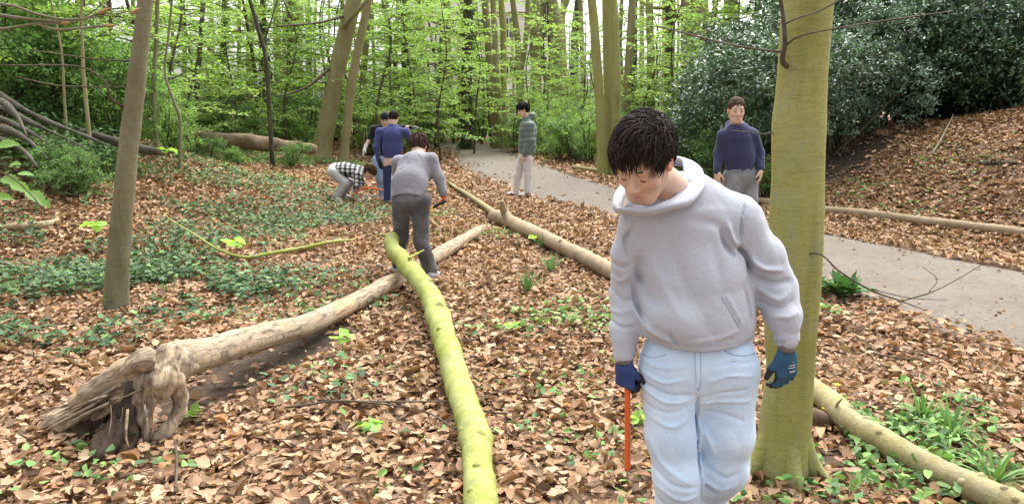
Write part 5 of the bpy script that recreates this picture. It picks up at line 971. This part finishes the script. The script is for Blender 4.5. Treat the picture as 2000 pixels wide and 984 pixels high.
# --- the boy in the grey hoodie, close to the camera
Y = 2.47; g = lambda a, yy, z: np.array([at(a, 900, yy)[0], yy, HH(at(a, 900, yy)[0], yy)+z])
boy = thing('person', 'boy in a grey hoodie and pale blue jeans walking toward the camera, head bowed', 'person', tuple(down(px(1363, 700, Y))))
l, f, up = frame((-.47, -.70, -.54), (-.26, -.50, .83)); C = px(1257, 315, 2.36); hs = 1.03
nk = px(1340, 392, 2.53)
B = head_prims(C, l, f, up, hs)+[rc(C-f*.025*hs-up*.05*hs, nk, .054, .062, .04), rc(nk, px(1350, 460, 2.53), .06, .09, .05, squash=((0, 1, 0), .7)), rc(px(1350, 460, 2.53), px(1363, 640, 2.50), .10, .10, .05, squash=((0, 1, 0), .6)), rc(px(1363, 640, 2.50), px(1363, 720, 2.49), .09, .09, .05)]
AR = dict(r=(px(1250, 436, 2.51), px(1224, 570, 2.56), px(1220, 680, 2.47)), l=(px(1440, 432, 2.53), px(1515, 560, 2.52), px(1536, 662, 2.43)))
LG = dict(r=(px(1305, 735, 2.48), px(1319, 920, 2.40), g(1328, 2.45, .09)), l=(px(1424, 735, 2.50), px(1419, 900, 2.44), g(1400, 2.78, .13)))
for sd in 'rl':
    a, b, c = AR[sd]; B += [rc(a, b, .03, .026, .02), rc(b, c, .026, .022, .02)]; a, b, c = LG[sd]; B += [rc(a, b, .075, .05, .03), rc(b, c, .05, .036, .02)]
hb = np.array([C-.19, C+.19]); v, q = solid(B, .012, None, (hb[0], hb[1], .0032)); part('body', boy, v, quads=q, col=skin_col(v, C, l, f, up, hs, np.array([.56, .395, .305])), mats=(M_SKIN,))
for q_ in (-1, 1):                            # lash line and brow
    W = lambda x, y, z: C+(l*x*q_+f*y+up*z)*hs
    v, q, t = tube(spline([W(.018, .083, -.006), W(.032, .0885, -.0095), W(.046, .078, -.006)], 9), [.0006, .0012, .0014, .0016, .0016, .0015, .0014, .0012, .0006], seg=5); part('eyelash', boy, v, quads=q, tris=t, mats=(M_HAIRDK,))
    v, q, t = tube(spline([W(.013, .087, .020), W(.030, .089, .0265), W(.047, .075, .021)], 10), np.array([.3, .7, 1, 1, 1, 1, .9, .7, .5, .2])*.0042, seg=6, flat=.6); part('eyebrow', boy, v, quads=q, tris=t, mats=(M_HAIRDK,))
hm = hair_mesh(C, l, f, up, hs, n=4600, length=.10, lift=.22, fringe=.68, seed=9, rad=.0021, clear=True, cols=((.018, .014, .013), (.06, .045, .039)), part_=.015, down=.06, line=-.002, mess=.75, sweep=np.array([-.5, .3, 0.])); hm.part('hair', boy, M_HAIR)

def strokes(S_, Yr, sc_=1.0):                          # creases drawn as lines across the front: (points, width m, height m, + ridge / - valley)
    L = []
    for pts, wd, am in S_: L.append((spline(np.array([px(a, b, Yr)[[0, 2]] for a, b in pts]), 60), wd*.72, am*sc_))
    def fn(P):
        q = P[:, [0, 2]]; o = np.zeros(len(P))
        for c, wd, am in L:
            n = len(c)
            k = np.where((q[:, 0] > c[:, 0].min()-3*wd) & (q[:, 0] < c[:, 0].max()+3*wd) & (q[:, 1] > c[:, 1].min()-3*wd) & (q[:, 1] < c[:, 1].max()+3*wd))[0]
            if not len(k): continue
            D = ((q[k][:, None]-c[None])**2).sum(-1); j = D.argmin(1); d2 = D[np.arange(len(k)), j]; fade = np.sin(np.pi*(j+.7)/(n+.4))**.5
            o[k] -= am*fade*np.exp(-d2/wd**2)
        return o
    return fn
# hoodie
fy = (-.1, 1, 0)
G = [rc(px(1332, 432, 2.52), px(1358, 560, 2.50), .175, .188, .05, squash=(fy, .66)), rc(px(1358, 560, 2.50), px(1362, 628, 2.49), .190, .196, .05, squash=(fy, .70)), rc(px(1362, 628, 2.49), px(1362, 648, 2.49), .198, .192, .03, squash=(fy, .70)), rc(px(1362, 662, 2.49), px(1362, 672, 2.49), .180, .178, .02, squash=(fy, .68)),
     rc(px(1262, 440, 2.52), px(1345, 405, 2.56), .068, .085, .06), rc(px(1345, 405, 2.56), px(1440, 428, 2.54), .088, .078, .06), rc(nk+[0, .03, -.02], px(1340, 430, 2.54), .075, .12, .05),
     rc(px(1300, 620, 2.40), px(1330, 632, 2.385), .050, .055, .06)]
a, b, c = AR['r']; G += [rc(a, px(1232, 500, 2.53), .066, .058, .05), rc(px(1232, 500, 2.53), b, .058, .054, .04), rc(b, px(1221, 640, 2.50), .054, .050, .04), rc(px(1221, 640, 2.50), px(1220, 658, 2.485), .052, .046, .02), rc(px(1220, 668, 2.475), px(1220, 692, 2.465), .0375, .0365, .012)]
a, b, c = AR['l']; G += [rc(a, px(1485, 500, 2.53), .084, .078, .05), rc(px(1485, 500, 2.53), b, .078, .070, .04), rc(b, px(1532, 620, 2.46), .070, .060, .04), rc(px(1532, 620, 2.46), px(1536, 634, 2.45), .060, .050, .02), rc(px(1536, 642, 2.445), px(1537, 664, 2.43), .0405, .0395, .012)]
FO = strokes([([(1428, 440), (1434, 465), (1448, 488)], .012, .016), ([(1412, 452), (1420, 480), (1440, 506)], .011, -.020), ([(1446, 486), (1470, 510), (1478, 545)], .012, -.022), ([(1466, 408), (1456, 440), (1455, 475)], .006, -.010), ([(1462, 500), (1495, 528), (1540, 535)], .014, .013), ([(1480, 545), (1520, 560), (1556, 556)], .013, -.012), ([(1488, 570), (1525, 590), (1556, 572)], .013, .009), ([(1498, 600), (1530, 606), (1562, 590)], .010, -.007), ([(1510, 622), (1535, 620), (1560, 612)], .009, .006),
    ([(1250, 505), (1258, 550), (1280, 600)], .022, -.012), ([(1262, 480), (1285, 540), (1320, 610)], .022, .008), ([(1300, 450), (1320, 520), (1350, 590)], .03, -.007), ([(1246, 560), (1250, 600), (1262, 630)], .012, -.009), ([(1240, 600), (1262, 640), (1310, 662)], .014, .010), ([(1300, 640), (1310, 655), (1318, 668)], .008, -.009), ([(1408, 578), (1424, 606), (1442, 640)], .0045, -.005), ([(1416, 574), (1433, 603), (1450, 636)], .006, .004), ([(1442, 640), (1400, 652), (1340, 660)], .012, .006), ([(1456, 560), (1466, 600), (1470, 640)], .010, -.010), ([(1390, 470), (1400, 520), (1402, 560)], .025, -.006), ([(1340, 430), (1400, 440), (1432, 470)], .02, -.006),
    ([(1196, 520), (1222, 532), (1245, 518)], .012, -.006), ([(1194, 552), (1218, 562), (1240, 546)], .011, .005), ([(1200, 575), (1225, 600), (1248, 596)], .011, -.006), ([(1196, 622), (1220, 622), (1246, 612)], .010, .005), ([(1197, 640), (1220, 648), (1244, 646)], .008, -.008), ([(1240, 450), (1228, 480), (1238, 520)], .010, -.010), ([(1252, 664), (1300, 680), (1363, 686), (1430, 680), (1474, 664)], .005, -.006)], 2.40, 1.5)
wr_ = cloth_disp(.0055, 6.5, (1, 1, .8), 1.7)
xc = px(1363, 672, 2.49)[0]; zh = px(1363, 684, 2.37)[2]; xa, xb = px(1250, 680, 2.45)[0], px(1495, 680, 2.45)[0]
def hem_cut(Q): return np.where((Q[..., 0] > xa) & (Q[..., 0] < xb), zh+.55*(Q[..., 0]-xc)**2-Q[..., 2], -9.)
v, q = solid(G, .0062, lambda P: FO(P)+wr_(P), cut=hem_cut); part('hoodie', boy, v, quads=q, mats=(C_HOODIE,))
# the hood lies folded round the neck: a thick band with a loose corner at his right
up_e = np.array([px(*t) for t in [(1211, 406, 2.36), (1236, 405, 2.345), (1264, 405, 2.345), (1292, 395, 2.37), (1319, 382, 2.405), (1336, 355, 2.465), (1337, 322, 2.53), (1327, 307, 2.585), (1298, 302, 2.65), (1262, 306, 2.66), (1236, 325, 2.60), (1226, 352, 2.52), (1216, 382, 2.43)]])
lo_e = np.array([px(*t) for t in [(1209, 413, 2.355), (1236, 418, 2.345), (1268, 418, 2.345), (1304, 408, 2.355), (1344, 396, 2.375), (1371, 364, 2.44), (1366, 334, 2.535), (1348, 322, 2.63), (1302, 318, 2.70), (1258, 334, 2.70), (1222, 362, 2.62), (1206, 392, 2.52), (1202, 406, 2.43)]])
n = 104; ue = spline(np.vstack([up_e, up_e[:1]]), n+1)[:n]; le = spline(np.vstack([lo_e, lo_e[:1]]), n+1)[:n]; cen = ue.mean(0)
rows = []
for k, (t, bul) in enumerate([(1.30, -.012), (1.08, .004), (.86, .014), (.6, .017), (.32, .014), (.1, .007), (0, 0.), (.06, -.010), (.35, -.014), (.8, -.012)]):
    p = ue*(1-t)+le*t; o = p-cen; o[:, 2] = 0; o /= np.linalg.norm(o, axis=1)[:, None]; rows.append(p+o*bul+(o*.0+np.array([0, 0, .35*bul])))
Vv = np.stack(rows, 1); Vv += (.004*NZ(Vv.reshape(-1, 3), 14.)).reshape(n, -1, 1)*np.array([1, -1, .5]); m_ = len(rows); i = np.arange(n)[:, None]; j = np.arange(m_-1)[None]; i2 = (i+1) % n
part('hood', boy, Vv.reshape(-1, 3), quads=np.stack([i*m_+j, i*m_+j+1, i2*m_+j+1, i2*m_+j], -1).reshape(-1, 4), mats=(C_HOODIE,))
for (a0, a1, rr) in ((px(1220, 663, 2.478), px(1220, 694, 2.464), .0385), (px(1536, 640, 2.447), px(1537, 668, 2.43), .0415)):
    v, q, t = tube(np.linspace(a0, a1, 6), rr*np.array([.96, 1, 1.01, 1.01, 1, .95]), seg=72); cen_ = (a0+a1)/2; o_ = v-cen_; v = v+o_*(.018*np.where(np.arange(len(v)) % 2, 1, -1))[:, None]; part('cuff', boy, v, quads=q, tris=t, mats=(C_HOODIE,))
# jeans
K = [rc(px(1363, 655, 2.49), px(1363, 700, 2.485), .168, .186, .04, squash=(fy, .66)), rc(px(1312, 712, 2.48), px(1416, 712, 2.48), .112, .112, .05, squash=(fy, .95)), rc(px(1310, 735, 2.47), px(1314, 850, 2.43), .105, .090, .04), rc(px(1314, 850, 2.43), px(1323, 930, 2.40), .090, .082, .04), rc(px(1322, 930, 2.40), g(1330, 2.44, .12), .086, .082, .04),
     rc(px(1420, 735, 2.49), px(1420, 850, 2.46), .105, .086, .04), rc(px(1420, 850, 2.46), px(1412, 915, 2.47), .086, .077, .04), rc(px(1416, 915, 2.47), g(1398, 2.76, .17), .084, .078, .04)]
FJ = strokes([([(1252, 712), (1290, 722), (1335, 716)], .006, .006), ([(1252, 735), (1296, 748), (1345, 738)], .006, .008), ([(1250, 752), (1300, 770), (1356, 772)], .007, -.009), ([(1252, 765), (1300, 786), (1350, 782)], .007, .009), ([(1256, 800), (1300, 806), (1345, 796)], .008, -.006), ([(1258, 815), (1310, 830), (1350, 812)], .009, .006), ([(1368, 782), (1410, 770), (1470, 765)], .006, -.009), ([(1372, 795), (1420, 788), (1476, 790)], .007, .008), ([(1384, 745), (1430, 735), (1480, 740)], .006, .007), ([(1390, 718), (1430, 712), (1480, 715)], .006, -.005), ([(1378, 815), (1420, 815), (1460, 828)], .008, -.006), ([(1372, 840), (1390, 870), (1400, 900)], .012, .006),
    ([(1358, 688), (1359, 730), (1361, 762), (1364, 772)], .004, .006), ([(1352, 690), (1353, 725), (1357, 756)], .003, -.004), ([(1364, 770), (1366, 850), (1370, 984)], .009, -.020), ([(1270, 860), (1290, 900), (1340, 930)], .012, .007), ([(1278, 915), (1310, 935), (1355, 940)], .010, -.008), ([(1280, 945), (1320, 962), (1360, 958)], .010, .009), ([(1282, 975), (1320, 990), (1362, 980)], .010, -.008), ([(1390, 925), (1420, 940), (1450, 930)], .012, -.008), ([(1380, 950), (1410, 965), (1440, 955)], .010, .008), ([(1440, 690), (1460, 684), (1480, 686)], .004, -.006)], 2.36, 1.1)
wj = cloth_disp(.0050, 6., (1, 1, .55), 5.)
v, q = solid(K, .0062, lambda P: FJ(P)+wj(P)); part('jeans', boy, v, quads=q, mats=(C_DENIM,))
shoe(boy, LG['r'][2], LG['r'][2]+[0, -.2, 0], C_SHOEW); shoe(boy, LG['l'][2], LG['l'][2]+[0, -.2, 0], C_SHOEW)
def near_glove(hp, tips, w, d, nrm, blue):
    d = np.array(d, float); d /= np.linalg.norm(d); nrm = np.array(nrm, float); nrm /= np.linalg.norm(nrm)
    v, q = solid(hp, .0034); t = (v-w)@d; nn = (v-w-d*.06)@nrm; dm = np.min([np.linalg.norm(v-x, axis=1) for x in tips], 0); blk = np.clip(smooth((.040-dm)/.01)+smooth((-.008-nn)/.006), 0, 1)[:, None]; c = np.array(blue)*(1-blk)+np.array([.018, .018, .022])*blk
    gl = part('glove', boy, v, quads=q, col=c, mats=(M_GLOVE,)); m = MB(); cv, cq, ct = tube(np.array([w-d*.030, w-d*.02, w-d*.008, w+d*.006]), [.024, .027, .029, .031], seg=26); cv = cv+(.0005*np.where(np.arange(len(cv)) % 2, 1, -1))[:, None]; m.add(cv, cq, ct, (.16, .15, .14)); o = m.part('knit_cuff', boy, M_GLOVE); o.parent = gl; return gl
# his right hand, closed on the orange rod
wR = px(1220, 704, 2.455); dR = np.array([.03, -.05, -1]); nR = np.array([-.75, -.66, 0.]); hp, tips = hand_prims(wR, dR, nR, (.6, -.7, 0), (1.25, 1.25, 1.25, 1.2), .6, 1.02, 0.); near_glove(hp, tips, wR, dR, nR, (.025, .055, .19))
# his left hand, loosely open
wL = px(1536, 682, 2.425); dL = np.array([.03, -.10, -1]); nL = np.array([.30, -.95, 0.]); hp, tips = hand_prims(wL, dL, nL, (-1, -.2, 0), (.55, .62, .7, .8), .1, 1.05, .05, tdir=(-.62, -.1, -.75)); gl = near_glove(hp, tips, wL, dL, nL, (.022, .085, .16))
M_PRINT = mat_plain('white_print', (.6, .62, .62), .7); r = np.random.default_rng(3); m = MB()
lx = np.cross(nL/np.linalg.norm(nL), [0, 0, 1.]); lx = lx if lx[0] > 0 else -lx; lx /= np.linalg.norm(lx); nu = nL/np.linalg.norm(nL)
for i, (u0, u1, dz) in enumerate([(-.002, .020, .036), (-.004, .024, .048), (-.006, .026, .057), (.0, .022, .070)]):
    u = u0
    while u < u1:
        w_ = .0015+.003*r.random(); c0 = wL+np.array([0, -.004, 0])-np.array([0, 0, dz])+lx*u+nu*(.0225-.0000-14*(u-.005)**2); hgt = .0035 if i != 3 else .005
        m.add([c0, c0+lx*w_, c0+lx*w_-[0, 0, hgt], c0-[0, 0, hgt]], [[0, 1, 2, 3]]); u += w_+.0014
o = m.part('print', boy, M_PRINT); o.parent = gl
rod = thing('orange_rod', 'orange metal rod held pointing down in the boy’s right glove', 'tool', tuple(px(1225, 757, 2.43)))
a, b = px(1225, 738, 2.452), px(1226, 918, 2.43); m = MB(); m.tube(spline([a, (a*.7+b*.3)+[.001, 0, 0], (a*.3+b*.7), b], 20), .0105, seg=14); m.part('tube', rod, M_ORANGE); m = MB(); m.tube([b+[0, 0, .002], b-[0, 0, .01], b-[0, 0, .026]], [.0075, .006, .002], seg=8); m.part('tip', rod, M_STEEL)
# seams, stitching and pocket edges as thin raised cords lying on the cloth
def on_front(V_, pts, n=40):
    c = spline(np.array(pts, float), n); out = []
    for a, b in c:
        p = px(a, b, 2.36); d = p-np.array([0, 0, CAM_H]); d /= np.linalg.norm(d); q = V_-np.array([0, 0, CAM_H]); t = q@d; e = np.linalg.norm(q-t[:, None]*d, axis=1); k = np.where(e < .009)[0]
        if len(k): j = k[t[k] < t[k].min()+.02]; tm = t[j].mean(); out.append(np.array([0, 0, CAM_H])+d*(tm-.0005))
    return np.array(out)
M_SEAM = mat_plain('denim_stitching', (.30, .40, .52), .8); M_SEAMH = mat_plain('fleece_seam', (.36, .375, .44), .9)
for o in [c for c in boy.children if c.name.split('.')[0] in ('jeans', 'hoodie')]:
    n_ = len(o.data.vertices); vv = np.empty(n_*3, np.float32); o.data.vertices.foreach_get('co', vv); vv = vv.reshape(-1, 3)+np.array(boy.location); jn = o.name.startswith('jeans'); m = MB()
    for pts, w in ([([(1357, 688), (1358, 720), (1360, 748), (1364, 764)], .0016), ([(1368, 688), (1369, 720), (1368, 750), (1364, 764)], .0012), ([(1415, 684), (1432, 692), (1455, 694), (1479, 688)], .0018), ([(1365, 775), (1367, 850), (1370, 930), (1372, 1000)], .0016), ([(1252, 690), (1275, 698), (1300, 692)], .0014)] if jn else
                   [([(1466, 406), (1455, 435), (1450, 470), (1456, 492)], .0016), ([(1409, 578), (1426, 608), (1444, 640)], .0018), ([(1416, 576), (1433, 606), (1451, 638)], .0012), ([(1246, 652), (1290, 668), (1363, 674), (1430, 670), (1477, 655)], .0014), ([(1237, 430), (1228, 455), (1232, 490)], .0014)]):
        q = on_front(vv, pts)
        if len(q) > 4: m = MB(); m.tube(q, w, seg=5); s_ = m.part('stitching' if jn else 'seam', boy, M_SEAM if jn else M_SEAMH); s_.parent = o
